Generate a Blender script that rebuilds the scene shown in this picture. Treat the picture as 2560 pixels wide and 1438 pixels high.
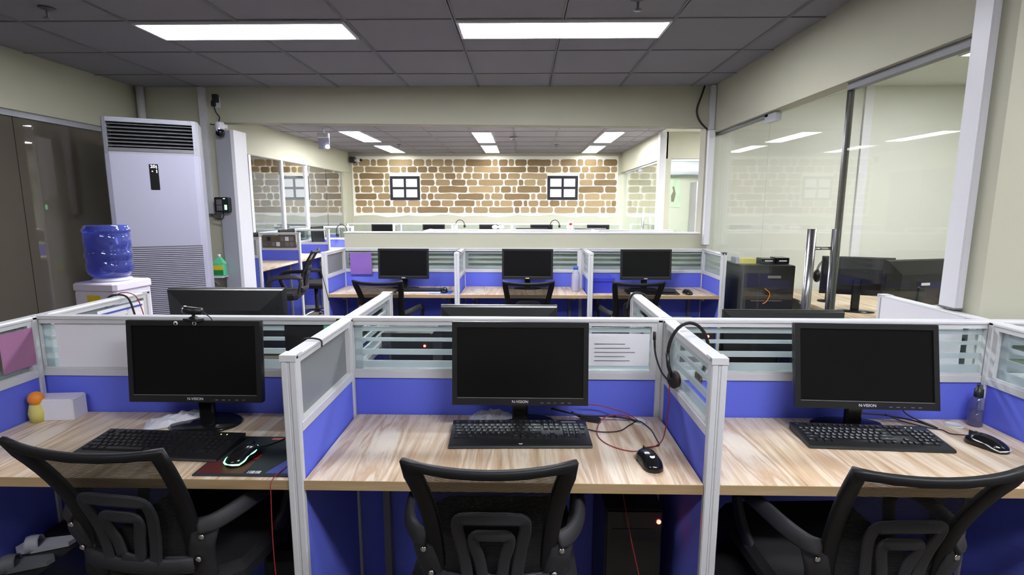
import bpy, bmesh, math, random
from mathutils import Vector, Matrix
random.seed(7)
for _o in list(bpy.data.objects): bpy.data.objects.remove(_o)
SC = bpy.context.scene
C = SC.collection
PI = math.pi
# ------------------------------------------------------------------ camera
def make_camera():
    f, pit, yaw, roll = 1329.2, .152, -.0197, .0014
    cp, sp, cy, sy, cr, sr = math.cos(pit), math.sin(pit), math.cos(yaw), math.sin(yaw), math.cos(roll), math.sin(roll)
    R = Vector((cy, -sy, 0)); U = Vector((sy*sp, cy*sp, cp)); F = Vector((sy*cp, cy*cp, -sp))
    R2 = R*cr + U*sr; U2 = U*cr - R*sr
    cam = bpy.data.cameras.new('camera'); o = bpy.data.objects.new('camera', cam); C.objects.link(o)
    cam.sensor_width = 36; cam.lens = f/2560*36; cam.clip_start = .02; cam.clip_end = 60
    m = Matrix(((R2.x, U2.x, -F.x, 0), (R2.y, U2.y, -F.y, 0), (R2.z, U2.z, -F.z, 1.475), (0, 0, 0, 1)))
    o.matrix_world = m
    SC.camera = o
make_camera()
# ------------------------------------------------------------------ world and exposure
w = bpy.data.worlds.new('world'); SC.world = w; w.use_nodes = True
w.node_tree.nodes['Background'].inputs[0].default_value = (.75, .8, .9, 1)
w.node_tree.nodes['Background'].inputs[1].default_value = .05
SC.view_settings.view_transform = 'Standard'
SC.view_settings.look = 'None'
SC.view_settings.gamma = 1
SC.view_settings.use_curve_mapping = False
SC.view_settings.exposure = 1.05
PANEL_FRONT, PANEL_REAR, PANEL_SIDE = 27.0, 46.0, 25.0      # emission of the fluorescent panels
CEIL = 2.477
# ------------------------------------------------------------------ materials
def srgb(r, g, b):
    f = lambda c: (c/255/12.92) if c/255 <= .04045 else ((c/255+.055)/1.055)**2.4
    return (f(r), f(g), f(b), 1)
MATS = {}
def mat(name, col, rough=.5, metal=0, noise=.06, nscale=30, bump=0, bscale=200, spec=.5, emit=None, estr=0, coat=0):
    m = bpy.data.materials.new(name); m.use_nodes = True; nt = m.node_tree; N = nt.nodes; L = nt.links
    b = N['Principled BSDF']; b.inputs['Roughness'].default_value = rough; b.inputs['Metallic'].default_value = metal
    b.inputs['Specular IOR Level'].default_value = spec
    if coat: b.inputs['Coat Weight'].default_value = coat
    tc = N.new('ShaderNodeTexCoord')
    if noise:
        n = N.new('ShaderNodeTexNoise'); n.inputs['Scale'].default_value = nscale; n.inputs['Detail'].default_value = 4
        L.new(tc.outputs['Object'], n.inputs['Vector'])
        mx = N.new('ShaderNodeMix'); mx.data_type = 'RGBA'
        mx.inputs['A'].default_value = tuple(c*(1-noise) for c in col[:3])+(1,)
        mx.inputs['B'].default_value = tuple(min(1, c*(1+noise)) for c in col[:3])+(1,)
        L.new(n.outputs['Fac'], mx.inputs['Factor']); L.new(mx.outputs['Result'], b.inputs['Base Color'])
    else: b.inputs['Base Color'].default_value = col
    if bump:
        n2 = N.new('ShaderNodeTexNoise'); n2.inputs['Scale'].default_value = bscale; n2.inputs['Detail'].default_value = 2
        L.new(tc.outputs['Object'], n2.inputs['Vector'])
        bp = N.new('ShaderNodeBump'); bp.inputs['Strength'].default_value = bump; bp.inputs['Distance'].default_value = .002
        L.new(n2.outputs['Fac'], bp.inputs['Height']); L.new(bp.outputs['Normal'], b.inputs['Normal'])
    if emit: b.inputs['Emission Color'].default_value = emit; b.inputs['Emission Strength'].default_value = estr
    MATS[name] = m
    return m
def glass(name, tint=(.92, .95, .93, 1), refl=.5, rough=.0, ior=1.45, body=None, bodyfac=0):
    m = bpy.data.materials.new(name); m.use_nodes = True; nt = m.node_tree; N = nt.nodes; L = nt.links
    for n in list(N): N.remove(n)
    out = N.new('ShaderNodeOutputMaterial'); tr = N.new('ShaderNodeBsdfTransparent'); tr.inputs[0].default_value = tint
    gl = N.new('ShaderNodeBsdfGlossy'); gl.inputs['Roughness'].default_value = rough; gl.inputs['Color'].default_value = (1, 1, 1, 1)
    lw = N.new('ShaderNodeLayerWeight'); lw.inputs['Blend'].default_value = .5
    f0 = ((ior-1)/(ior+1))**2
    pw = N.new('ShaderNodeMath'); pw.operation = 'POWER'; pw.inputs[1].default_value = 5; L.new(lw.outputs['Facing'], pw.inputs[0])
    ma = N.new('ShaderNodeMath'); ma.operation = 'MULTIPLY_ADD'; ma.inputs[1].default_value = 1-f0; ma.inputs[2].default_value = f0; L.new(pw.outputs[0], ma.inputs[0])
    mu = N.new('ShaderNodeMath'); mu.operation = 'MULTIPLY'; mu.inputs[1].default_value = refl; mu.use_clamp = True
    L.new(ma.outputs[0], mu.inputs[0])
    base = tr
    if body:
        tc = N.new('ShaderNodeTexCoord'); nz = N.new('ShaderNodeTexNoise'); nz.inputs['Scale'].default_value = 3
        L.new(tc.outputs['Object'], nz.inputs['Vector'])
        df = N.new('ShaderNodeBsdfDiffuse'); df.inputs[0].default_value = body
        tl = N.new('ShaderNodeBsdfTranslucent'); tl.inputs[0].default_value = body
        m0 = N.new('ShaderNodeMixShader'); m0.inputs[0].default_value = .5
        L.new(df.outputs[0], m0.inputs[1]); L.new(tl.outputs[0], m0.inputs[2])
        mr = N.new('ShaderNodeMapRange'); mr.inputs['To Min'].default_value = max(0, bodyfac-.05); mr.inputs['To Max'].default_value = min(1, bodyfac+.05)
        L.new(nz.outputs['Fac'], mr.inputs['Value'])
        m1 = N.new('ShaderNodeMixShader'); L.new(mr.outputs[0], m1.inputs[0])
        L.new(tr.outputs[0], m1.inputs[1]); L.new(m0.outputs[0], m1.inputs[2]); base = m1
    ms = N.new('ShaderNodeMixShader'); L.new(mu.outputs[0], ms.inputs[0]); L.new(base.outputs[0], ms.inputs[1]); L.new(gl.outputs[0], ms.inputs[2])
    L.new(ms.outputs[0], out.inputs[0]); MATS[name] = m
    return m
def emitter(name, col, s):
    m = bpy.data.materials.new(name); m.use_nodes = True; nt = m.node_tree; N = nt.nodes
    b = N['Principled BSDF']; b.inputs['Base Color'].default_value = (.8, .8, .8, 1)
    b.inputs['Emission Color'].default_value = col; b.inputs['Emission Strength'].default_value = s; MATS[name] = m
    return m
def woodmat(name, along='Y', cols=None, sc=1.0):
    m = bpy.data.materials.new(name); m.use_nodes = True; nt = m.node_tree; N = nt.nodes; L = nt.links
    b = N['Principled BSDF']; b.inputs['Roughness'].default_value = .42; b.inputs['Specular IOR Level'].default_value = .35
    tc = N.new('ShaderNodeTexCoord'); mp = N.new('ShaderNodeMapping')
    mp.inputs['Scale'].default_value = (9*sc, .7*sc, 1) if along == 'Y' else (.8*sc, 13*sc, 13*sc)
    mp.inputs['Rotation'].default_value = (0, 0, .06)
    L.new(tc.outputs['Object'], mp.inputs['Vector'])
    n1 = N.new('ShaderNodeTexNoise'); n1.inputs['Scale'].default_value = 1.6; n1.inputs['Detail'].default_value = 5; n1.inputs['Distortion'].default_value = .55; n1.inputs['Roughness'].default_value = .6
    L.new(mp.outputs[0], n1.inputs['Vector'])
    n2 = N.new('ShaderNodeTexNoise'); n2.inputs['Scale'].default_value = 14; n2.inputs['Detail'].default_value = 3
    L.new(mp.outputs[0], n2.inputs['Vector'])
    cr = N.new('ShaderNodeValToRGB'); e = cr.color_ramp.elements
    cols = cols or [(.30, srgb(166, 134, 102)), (.41, srgb(208, 182, 150)), (.50, srgb(230, 214, 192)), (.57, srgb(194, 164, 132)), (.66, srgb(232, 218, 198))]
    e[0].position, e[0].color = cols[0]; e[1].position, e[1].color = cols[-1]
    for p, c in cols[1:-1]:
        x = e.new(p); x.color = c
    L.new(n1.outputs['Fac'], cr.inputs[0])
    mx = N.new('ShaderNodeMix'); mx.data_type = 'RGBA'; mx.blend_type = 'MULTIPLY'; mx.inputs['Factor'].default_value = .22
    L.new(cr.outputs[0], mx.inputs['A']); L.new(n2.outputs['Fac'], mx.inputs['B'])
    g = N.new('ShaderNodeMapRange'); g.inputs['From Min'].default_value = .3; g.inputs['From Max'].default_value = .7; g.inputs['To Min'].default_value = .7; g.inputs['To Max'].default_value = 1.1
    L.new(n2.outputs['Fac'], g.inputs['Value']); L.new(g.outputs[0], mx.inputs['B'])
    L.new(mx.outputs['Result'], b.inputs['Base Color']); MATS[name] = m
    return m
def meshmat(name):
    # woven see-through chair mesh: dark threads with small open gaps
    m = bpy.data.materials.new(name); m.use_nodes = True; nt = m.node_tree; N = nt.nodes; L = nt.links
    b = N['Principled BSDF']; b.inputs['Base Color'].default_value = (.014, .014, .015, 1); b.inputs['Roughness'].default_value = .8; b.inputs['Specular IOR Level'].default_value = .2
    tc = N.new('ShaderNodeTexCoord'); wv = N.new('ShaderNodeTexWave'); wv.bands_direction = 'Z'; wv.inputs['Scale'].default_value = 70; wv.inputs['Distortion'].default_value = .6
    wv.inputs['Detail'].default_value = 1
    L.new(tc.outputs['Object'], wv.inputs['Vector'])
    mr = N.new('ShaderNodeMapRange'); mr.inputs['From Min'].default_value = .35; mr.inputs['From Max'].default_value = .65; mr.inputs['To Min'].default_value = .62; mr.inputs['To Max'].default_value = .98
    L.new(wv.outputs['Fac'], mr.inputs['Value'])
    tr = N.new('ShaderNodeBsdfTransparent'); ms = N.new('ShaderNodeMixShader')
    L.new(mr.outputs[0], ms.inputs[0]); L.new(tr.outputs[0], ms.inputs[1]); L.new(b.outputs[0], ms.inputs[2])
    L.new(ms.outputs[0], N['Material Output'].inputs[0]); MATS[name] = m
mat('paint', srgb(184, 183, 163), .7, noise=.025, nscale=6, bump=.15, bscale=90)
mat('paint_dado', srgb(216, 217, 209), .6, noise=.02, nscale=6)
mat('tile_ceiling', srgb(142, 141, 149), .9, noise=.05, nscale=60, bump=.4, bscale=260)
mat('tbar', srgb(126, 125, 131), .6, noise=.03)
mat('floor', srgb(96, 86, 74), .45, noise=.12, nscale=4)
mat('alu', srgb(206, 207, 210), .42, metal=0, noise=.03, nscale=40, spec=.5)
mat('alu_groove', srgb(120, 121, 126), .5, noise=.03)
mat('alu_raw', srgb(176, 178, 188), .3, metal=.35, noise=.03)
mat('chrome', (.78, .78, .8, 1), .14, metal=1, noise=.02)
mat('chrome_dark', (.22, .22, .25, 1), .18, metal=1, noise=.02)
mat('blue', srgb(106, 118, 230), .85, noise=.1, nscale=260, bump=.35, bscale=700, spec=.2)
mat('white_plastic', srgb(222, 222, 228), .4, noise=.02)
mat('cream_plastic', srgb(214, 214, 205), .5, noise=.03)
mat('dispenser', srgb(224, 216, 232), .38, noise=.02)
mat('ac_white', srgb(160, 160, 178), .42, noise=.015)
mat('ac_grey', srgb(150, 152, 162), .4, noise=.03)
mat('ac_dark', srgb(34, 34, 36), .5, noise=.1)
mat('ac_louver', srgb(98, 98, 102), .4, noise=.15, nscale=12)
mat('black_gloss', (.008, .008, .009, 1), .16, noise=.1)
mat('black_satin', (.012, .012, .013, 1), .38, noise=.15, bump=.1, bscale=500)
mat('black_matt', (.012, .012, .013, 1), .62, noise=.15)
mat('screen', (.005, .005, .0055, 1), .3, noise=.08, nscale=5, spec=.25)
mat('chair_plastic', srgb(38, 38, 42), .6, noise=.08, bump=.2, bscale=900)
mat('chair_black', (.006, .006, .0075, 1), .5, noise=.1, spec=.35)
mat('steel', (.42, .42, .45, 1), .24, metal=1, noise=.04)
mat('seat_fabric', (.007, .007, .008, 1), .9, noise=.2, nscale=200)
mat('print_white', srgb(225, 225, 230), .5, noise=0)
mat('print_grey', srgb(120, 120, 126), .5, noise=0)
mat('paper', srgb(232, 232, 238), .8, noise=.03, nscale=8)
mat('paper_blue', srgb(66, 84, 170), .8, noise=.03)
mat('plastic_bag', srgb(214, 214, 224), .35, noise=.1, nscale=12)
mat('rubber', (.01, .01, .01, 1), .6, noise=.1)
mat('cable_black', (.012, .012, .013, 1), .5, noise=.1)
mat('cable_red', srgb(150, 36, 44), .45, noise=.08)
mat('red', srgb(190, 34, 30), .45, noise=.06)
mat('dark_red', srgb(88, 26, 30), .6, noise=.1)
mat('yellow', srgb(226, 200, 40), .5, noise=.05)
mat('orange', srgb(232, 140, 40), .5, noise=.05)
mat('purple', srgb(134, 98, 180), .85, noise=.08, nscale=9)
mat('pink', srgb(164, 112, 150), .85, noise=.15, nscale=9)
mat('green_liquid', srgb(96, 200, 150), .3, noise=.05)
mat('green', srgb(40, 130, 70), .5, noise=.05)
mat('blue_box', srgb(52, 60, 190), .55, noise=.05)
mat('pad_blue', srgb(58, 104, 190), .8, noise=.05)
mat('pad_dark', srgb(34, 42, 46), .8, noise=.2, nscale=14)
mat('brick_tan', srgb(148, 126, 92), .8, noise=.12, nscale=14)
mat('brick_brown', srgb(126, 104, 72), .8, noise=.14, nscale=14)
mat('brick_light', srgb(160, 138, 104), .8, noise=.12, nscale=14)
mat('wallpaper', srgb(236, 232, 222), .8, noise=.02)
mat('poster_black', srgb(28, 28, 40), .8, noise=.05)
mat('orange_wall', srgb(196, 132, 60), .8, noise=.08, nscale=4)
mat('brown_wall', srgb(120, 88, 58), .8, noise=.2, nscale=2)
mat('pale_yellow', srgb(206, 198, 110), .6, noise=.1)
mat('shoe_white', srgb(196, 196, 204), .6, noise=.06)
mat('shoe_grey', srgb(104, 106, 110), .6, noise=.06)
mat('grey_door', srgb(176, 168, 172), .5, noise=.03)
mat('pic_green', srgb(176, 192, 160), .6, noise=.3, nscale=9)
mat('pic_brown', srgb(104, 92, 70), .6, noise=.3, nscale=12)
mat('key', (.014, .014, .016, 1), .35, noise=.08)
mat('bag_black', (.012, .012, .014, 1), .75, noise=.3, nscale=20)
mat('clear_plastic', srgb(170, 170, 190), .25, noise=.03)
glass('glass_clear', (.90, .94, .92, 1), .9)
glass('glass_wall', (.96, .97, .95, 1), .6)
glass('glass_left', (.34, .30, .25, 1), 1.6, rough=.02, body=srgb(138, 130, 118), bodyfac=.72)
glass('glass_rear', (.8, .82, .78, 1), 4.2, rough=.01)
glass('film_rear', (.45, .47, .47, 1), 3.4, rough=.015, body=srgb(150, 158, 158), bodyfac=.62)
glass('frost', (.85, .9, .92, 1), .5, rough=.3, body=srgb(210, 218, 222), bodyfac=.62)
glass('frost_full', (.7, .75, .75, 1), .5, rough=.3, body=srgb(176, 180, 182), bodyfac=.86)
glass('bottle_blue', (.42, .48, .88, 1), 1.4, rough=.03, ior=1.5, body=srgb(104, 116, 204), bodyfac=.42)
glass('bottle_clear', (.72, .72, .85, 1), 1.2, rough=.05, body=srgb(150, 150, 180), bodyfac=.25)
emitter('tube_front', (.93, .94, 1.0, 1), PANEL_FRONT)
emitter('tube_rear', (.95, .96, 1.0, 1), PANEL_REAR)
emitter('tube_old', (.97, 1.0, .93, 1), 7.0)
emitter('fill_left', (.93, .94, 1.0, 1), 15.0)
emitter('tube_side', (.97, .98, 1.0, 1), PANEL_SIDE)
emitter('led_red', (1, .03, .02, 1), 14)
emitter('led_green', (.15, 1, .35, 1), 1.6)
emitter('led_white', (.8, .85, 1, 1), 3)
emitter('led_yellow', (.6, 1, .1, 1), 1.5)
emitter('led_blue', (.35, .4, 1, 1), 3)
woodmat('wood'); woodmat('wood_edge', 'X', [(.3, srgb(140, 116, 86)), (.5, srgb(168, 142, 106)), (.7, srgb(182, 158, 122))])
meshmat('mesh')
# ------------------------------------------------------------------ mesh helpers
class MB:
    def __init__(s): s.v = []; s.f = []; s.sm = []
    def add(s, vs, fs, smooth=False):
        n = len(s.v); s.v += [Vector(p) for p in vs]; s.f += [tuple(i+n for i in f) for f in fs]; s.sm += [smooth]*len(fs); return s
    def box(s, x0, x1, y0, y1, z0, z1):
        return s.add([(x0,y0,z0),(x1,y0,z0),(x1,y1,z0),(x0,y1,z0),(x0,y0,z1),(x1,y0,z1),(x1,y1,z1),(x0,y1,z1)],
                     [(3,2,1,0),(4,5,6,7),(0,1,5,4),(1,2,6,5),(2,3,7,6),(3,0,4,7)])
    def rbox(s, x0, x1, y0, y1, z0, z1, r=.004, axis='z'):
        # box with chamfered edges round one axis and a small chamfer on the caps
        def ring(a0, a1, b0, b1, q):
            return [(a0+q,b0),(a1-q,b0),(a1,b0+q),(a1,b1-q),(a1-q,b1),(a0+q,b1),(a0,b1-q),(a0,b0+q)]
        if axis == 'z': A, B, G = (x0,x1), (y0,y1), (z0,z1); mk = lambda a,b,g: (a,b,g)
        elif axis == 'y': A, B, G = (z0,z1), (x0,x1), (y0,y1); mk = lambda a,b,g: (b,g,a)
        else: A, B, G = (y0,y1), (z0,z1), (x0,x1); mk = lambda a,b,g: (g,a,b)
        k = r*.5; vs = []
        for g, i in ((G[0],k),(G[0]+k,0),(G[1]-k,0),(G[1],k)):
            vs += [mk(a,b,g) for a,b in ring(A[0]+i,A[1]-i,B[0]+i,B[1]-i,r)]
        fs = [tuple(range(7,-1,-1)), tuple(range(24,32))]
        for l in range(3):
            for j in range(8): fs.append((l*8+j, l*8+(j+1)%8, l*8+8+(j+1)%8, l*8+8+j))
        return s.add(vs, fs)
    def prism(s, pts, a0, a1, axis='y', smooth=False):
        # polygon pts (u,v) extruded along an axis: y -> (u,a,v), x -> (a,u,v), z -> (u,v,a)
        mk = {'y': lambda u,v,a: (u,a,v), 'x': lambda u,v,a: (a,u,v), 'z': lambda u,v,a: (u,v,a)}[axis]
        n = len(pts); vs = [mk(u,v,a0) for u,v in pts]+[mk(u,v,a1) for u,v in pts]
        fs = [tuple(range(n)), tuple(range(2*n-1, n-1, -1))]+[(i,(i+1)%n+0,(i+1)%n+n,i+n)[::-1] for i in range(n)]
        return s.add(vs, fs, smooth)
    def frame(s, x0, x1, z0, z1, t, y0, y1, tb=None, axis='y'):
        # rectangular ring in the x-z plane, tb = bottom width
        tb = t if tb is None else tb
        s.box(x0,x0+t,y0,y1,z0,z1); s.box(x1-t,x1,y0,y1,z0,z1); s.box(x0+t,x1-t,y0,y1,z1-t,z1); s.box(x0+t,x1-t,y0,y1,z0,z0+tb); return s
    def lathe(s, prof, n=24, c=(0,0,0), smooth=True, sx=1, sy=1):
        vs = []; fs = []
        for r, z in prof:
            for k in range(n):
                a = 2*PI*k/n; vs.append((c[0]+r*math.cos(a)*sx, c[1]+r*math.sin(a)*sy, c[2]+z))
        for i in range(len(prof)-1):
            for k in range(n): fs.append((i*n+k, i*n+(k+1)%n, (i+1)*n+(k+1)%n, (i+1)*n+k))
        fs.append(tuple(range(n-1,-1,-1))); fs.append(tuple(range((len(prof)-1)*n, len(prof)*n)))
        return s.add(vs, fs, smooth)
    def tube(s, pts, r, n=8, smooth=True, caps=True, flat=1.0):
        pts = [Vector(p) for p in pts]; vs = []; fs = []; m = len(pts)
        T = [(pts[min(i+1,m-1)]-pts[max(i-1,0)]).normalized() for i in range(m)]
        up = Vector((0,0,1)) if abs(T[0].z) < .9 else Vector((1,0,0))
        a = T[0].cross(up).normalized()
        for i in range(m):
            a = (a - T[i]*a.dot(T[i])).normalized(); b = T[i].cross(a)
            rr = r[i] if isinstance(r, (list, tuple)) else r
            for k in range(n):
                t = 2*PI*k/n; vs.append(pts[i]+a*(rr*math.cos(t))+b*(rr*flat*math.sin(t)))
        for i in range(m-1):
            for k in range(n): fs.append((i*n+k, i*n+(k+1)%n, (i+1)*n+(k+1)%n, (i+1)*n+k))
        if caps: fs.append(tuple(range(n-1,-1,-1))); fs.append(tuple(range((m-1)*n, m*n)))
        return s.add(vs, fs, smooth)
    def sweep(s, pts, wid, thk, nrm=(0,-1,0), closed=False, smooth=True):
        # flat rounded strap along pts: wid in the surface, thk along nrm
        pts = [Vector(p) for p in pts]; m = len(pts); nrm = Vector(nrm); vs = []; fs = []
        sec = [(-.5,-.28),(-.36,-.5),(.36,-.5),(.5,-.28),(.5,.28),(.36,.5),(-.36,.5),(-.5,.28)]
        for i in range(m):
            if closed: T = pts[(i+1)%m]-pts[i-1]
            else: T = pts[min(i+1,m-1)]-pts[max(i-1,0)]
            T.normalize(); side = T.cross(nrm).normalized(); nn = side.cross(T).normalized()
            w_ = wid[i] if isinstance(wid, (list, tuple)) else wid
            for a, b in sec: vs.append(pts[i]+side*(a*w_)+nn*(b*thk))
        rng = m if closed else m-1
        for i in range(rng):
            j = (i+1)%m
            for k in range(8): fs.append((i*8+k, i*8+(k+1)%8, j*8+(k+1)%8, j*8+k))
        if not closed: fs.append(tuple(range(7,-1,-1))); fs.append(tuple(range((m-1)*8, m*8)))
        return s.add(vs, fs, smooth)
    def grid(s, fn, nu, nv, thick=0, smooth=True):
        vs = [fn(i/nu, j/nv) for j in range(nv+1) for i in range(nu+1)]
        fs = [(j*(nu+1)+i, j*(nu+1)+i+1, (j+1)*(nu+1)+i+1, (j+1)*(nu+1)+i) for j in range(nv) for i in range(nu)]
        return s.add(vs, fs, smooth)
    def ellipsoid(s, c, r, n=16, m=10, zmin=-1.0):
        prof = []
        for i in range(m+1):
            t = -PI/2+PI*i/m; z = math.sin(t)
            prof.append((max(1e-4, math.cos(t)), max(z, zmin)))
        vs = []; fs = []
        for rr, z in prof:
            for k in range(n): a = 2*PI*k/n; vs.append((c[0]+r[0]*rr*math.cos(a), c[1]+r[1]*rr*math.sin(a), c[2]+r[2]*z))
        for i in range(m):
            for k in range(n): fs.append((i*n+k, i*n+(k+1)%n, (i+1)*n+(k+1)%n, (i+1)*n+k))
        return s.add(vs, fs, True)
    def xf(s, M):
        s.v = [M @ p for p in s.v]; return s
    def mesh(s, name):
        me = bpy.data.meshes.new(name); me.from_pydata([tuple(p) for p in s.v], [], s.f)
        me.polygons.foreach_set('use_smooth', s.sm); me.validate(); me.update()
        bm = bmesh.new(); bm.from_mesh(me); bmesh.ops.recalc_face_normals(bm, faces=bm.faces); bm.to_mesh(me); bm.free()
        return me
    def build(s, name, m, parent=None, label=None):
        me = s.mesh(name); me.materials.append(MATS[m])
        o = bpy.data.objects.new(name, me); C.objects.link(o)
        if parent: o.parent = parent
        if label: o['label'] = label
        return o
def tag(o, label=None, cat=None, group=None, kind=None):
    if label: o['label'] = label
    if cat: o['category'] = cat
    if group: o['group'] = group
    if kind: o['kind'] = kind
    return o
def thing(name, label, cat, loc=(0,0,0), rz=0, group=None):
    o = bpy.data.objects.new(name, None); C.objects.link(o); o.empty_display_size = .05
    o.location = loc; o.rotation_euler = (0,0,rz)
    return tag(o, label, cat, group)
def dup(root, loc, rz=0, label=None, group=None, scale=None):
    r = root.copy(); C.objects.link(r); r.location = loc; r.rotation_euler = (0,0,rz)
    if label: r['label'] = label
    if group: r['group'] = group
    if scale: r.scale = scale
    for ch in list(root.children):
        c = ch.copy(); C.objects.link(c); c.parent = r
        for g in list(ch.children):
            d = g.copy(); C.objects.link(d); d.parent = c
    return r
def struct(name, mb, m):
    o = mb.build(name, m); o['kind'] = 'structure'; return o
def link_mesh(name, me, parent, loc=(0,0,0), scale=None):
    o = bpy.data.objects.new(name, me); C.objects.link(o); o.parent = parent; o.location = loc
    if scale: o.scale = scale
    return o
_txt = {}
def text_mesh(txt, size, m, depth=.0002, align='CENTER'):
    key = (txt, round(size, 4), m, align)
    if key in _txt: return _txt[key]
    cu = bpy.data.curves.new('lettering', 'FONT'); cu.body = txt; cu.size = size; cu.extrude = depth; cu.align_x = align; cu.align_y = 'CENTER'; cu.resolution_u = 2
    o = bpy.data.objects.new('lettering', cu); C.objects.link(o)
    dg = bpy.context.evaluated_depsgraph_get(); me = bpy.data.meshes.new_from_object(o.evaluated_get(dg))
    bpy.data.objects.remove(o); me.materials.clear(); me.materials.append(MATS[m]); _txt[key] = me
    return me
def text(name, txt, size, m, parent, M, bold=0):
    me = text_mesh(txt, size, m)
    o = bpy.data.objects.new(name, me); C.objects.link(o); o.parent = parent; o.matrix_local = M
    return o
def smooth_path(pts, n=6):
    # Catmull-Rom through the points
    P = [Vector(p) for p in pts]; P = [P[0]*2-P[1]]+P+[P[-1]*2-P[-2]]; out = []
    for i in range(1, len(P)-2):
        for k in range(n):
            t = k/n; a, b, c, d = P[i-1], P[i], P[i+1], P[i+2]
            out.append(.5*((2*b)+(c-a)*t+(2*a-5*b+4*c-d)*t*t+(3*b-a-3*c+d)*t**3))
    out.append(P[-2]); return out
RX = lambda a: Matrix.Rotation(a, 4, 'X')
RY = lambda a: Matrix.Rotation(a, 4, 'Y')
RZ = lambda a: Matrix.Rotation(a, 4, 'Z')
TR = lambda x, y, z: Matrix.Translation((x, y, z))
# lettering is converted while the scene is still nearly empty (fast)
_legs = set('`1234567890-=QWERTYUIOP[]ASDFGHJKL;ZXCVBNM,./') | {"'", chr(92), '*', '+', '^', '<', '>', 'v'} | {'F%d' % i for i in range(1, 13)} | {'Esc', 'Prt', 'Scr', 'Brk', 'Bksp', 'Ins', 'Hm', 'Pg', 'Nm', 'Tab', 'Del', 'End', 'Caps', 'Enter', 'Shift', 'Ent', 'Ctrl', 'Alt', 'Fn'}
for _l in sorted(_legs):
    for _k, _m in ((.9, 'print_grey'), (1.2, 'print_white'), (1.35, 'print_white')): text_mesh(_l, (.0062 if len(_l) == 1 else .0040)*_k, _m, 0)
text_mesh('N-VISION', .0125, 'print_white'); text_mesh('hp', .009, 'black_satin'); text_mesh('hp', .009, 'black_matt'); text_mesh('20', .03, 'led_white')
# ================================================================== the room
XL, XR, YB, YF, YR = -3.33, 1.62, 4.72, -2.6, 10.45
struct('floor', MB().box(-5.3, 4.4, YF-.1, YR+.1, -.1, 0), 'floor')
ceiling = struct('ceiling', MB().box(-5.3, 4.4, YF-.1, YR+.1, CEIL+.03, CEIL+.12), 'tile_ceiling')
tile_me = MB().box(-.291, .291, -.291, .291, 0, .012).mesh('ceiling_tile'); tile_me.materials.append(MATS['tile_ceiling'])
def tile_field(xs, ys, x0, x1, y0, y1):
    for a, b in zip(xs[:-1], xs[1:]):
        for c, d in zip(ys[:-1], ys[1:]):
            link_mesh('ceiling_tile', tile_me, ceiling, ((a+b)/2, (c+d)/2, CEIL+.004+random.uniform(-.0008, .0008)), ((b-a)/.6-.005 if b-a < .59 else 1, (d-c)/.6-.005 if d-c < .59 else 1, 1))
    for x in xs[1:-1]:
        MB().box(x-.012, x+.012, y0, y1, CEIL, CEIL+.004).box(x-.002, x+.002, y0, y1, CEIL, CEIL+.03).build('ceiling_bar', 'tbar', ceiling)
    for y in ys[1:-1]:
        MB().box(x0, x1, y-.007, y+.007, CEIL-.0008, CEIL+.0035).build('ceiling_bar', 'tbar', ceiling)
gx = [XL]+[-2.78+.6*i for i in range(8)]+[XR]
gy = [1.274+.6*i for i in range(6)]+[YB]
tile_field(gx, gy, XL, XR, gy[0], YB)
bx = [XL]+[-3.12+.6*i for i in range(9)]+[1.88]
by = [4.86, 5.06]+[5.66+.6*i for i in range(8)]+[YR]
tile_field(bx, by, XL, 1.88, 4.86, YR)
struct('ceiling_rear_side', MB().box(1.88, 4.3, 4.86, 7.5, CEIL, CEIL+.03), 'paint_dado')
struct('ceiling_near', MB().box(XL, 4.3, YF, 1.274, CEIL, CEIL+.03).box(XR, 4.3, 1.274, 1.883, CEIL, CEIL+.03), 'tile_ceiling')
struct('ceiling_side_room', MB().box(1.74, 4.3, 2.03, YB, CEIL, CEIL+.03), 'paint_dado')
struct('wall_left', MB().box(XL-.12, XL, YF, YR, 2.095, CEIL+.03), 'paint')
struct('wall_left_far', MB().box(-5.3, -5.2, YF, 4.9, 0, CEIL+.03), 'brown_wall')
struct('wall_left_rear', MB().box(-4.4, -4.3, 4.9, YR, 0, CEIL+.03).box(-5.2, -4.4, 4.9, 5.0, 0, CEIL), 'orange_wall')
struct('wall_front', MB().box(-5.3, 4.4, YF-.1, YF, 0, CEIL+.03), 'paint')
bh = MB().prism([(XL, CEIL+.03), (XR, CEIL+.03), (XR, 2.146), (XL, 2.196)], YB, YB+.14)
struct('wall_back', bh, 'paint')
struct('wall_back_pier', MB().box(XL, -2.66, YB+.001, YB+.14, 0, 2.3), 'paint')
struct('wall_back_jamb', MB().box(1.562, XR, YB+.001, YB+.14, 0, 2.2), 'paint')
half = struct('wall_half', MB().box(-1.588, 1.562, YB+.002, YB+.12, 0, 1.236), 'paint')
MB().box(-1.595, 1.562, YB-.004, YB+.126, 1.236, 1.246).build('ledge', 'white_plastic', half)
struct('wall_right', MB().box(XR, XR+.12, 2.03, YB+.14, 2.095, CEIL+.03), 'paint')
struct('wall_right_pier', MB().box(XR, 4.3, 1.883, 2.03, 0, CEIL+.03), 'paint')
struct('wall_right_far', MB().box(4.3, 4.4, YF, YR, 0, CEIL+.03), 'paint_dado')
struct('wall_side_room', MB().box(XR+.001, 4.3, YB+.002, YB+.138, 0, CEIL+.03), 'paint_dado')
struct('trim_3', MB().box(2.87, 2.94, YB-.02, YB+.001, 0, CEIL), 'white_plastic')
struct('wall_rear', MB().box(-4.4, 4.4, YR, YR+.1, 0, CEIL+.03), 'paint')
struct('wall_rear_right', MB().box(1.88, 1.98, 7.5, YR, 2.11, CEIL+.03), 'paint')
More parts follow.
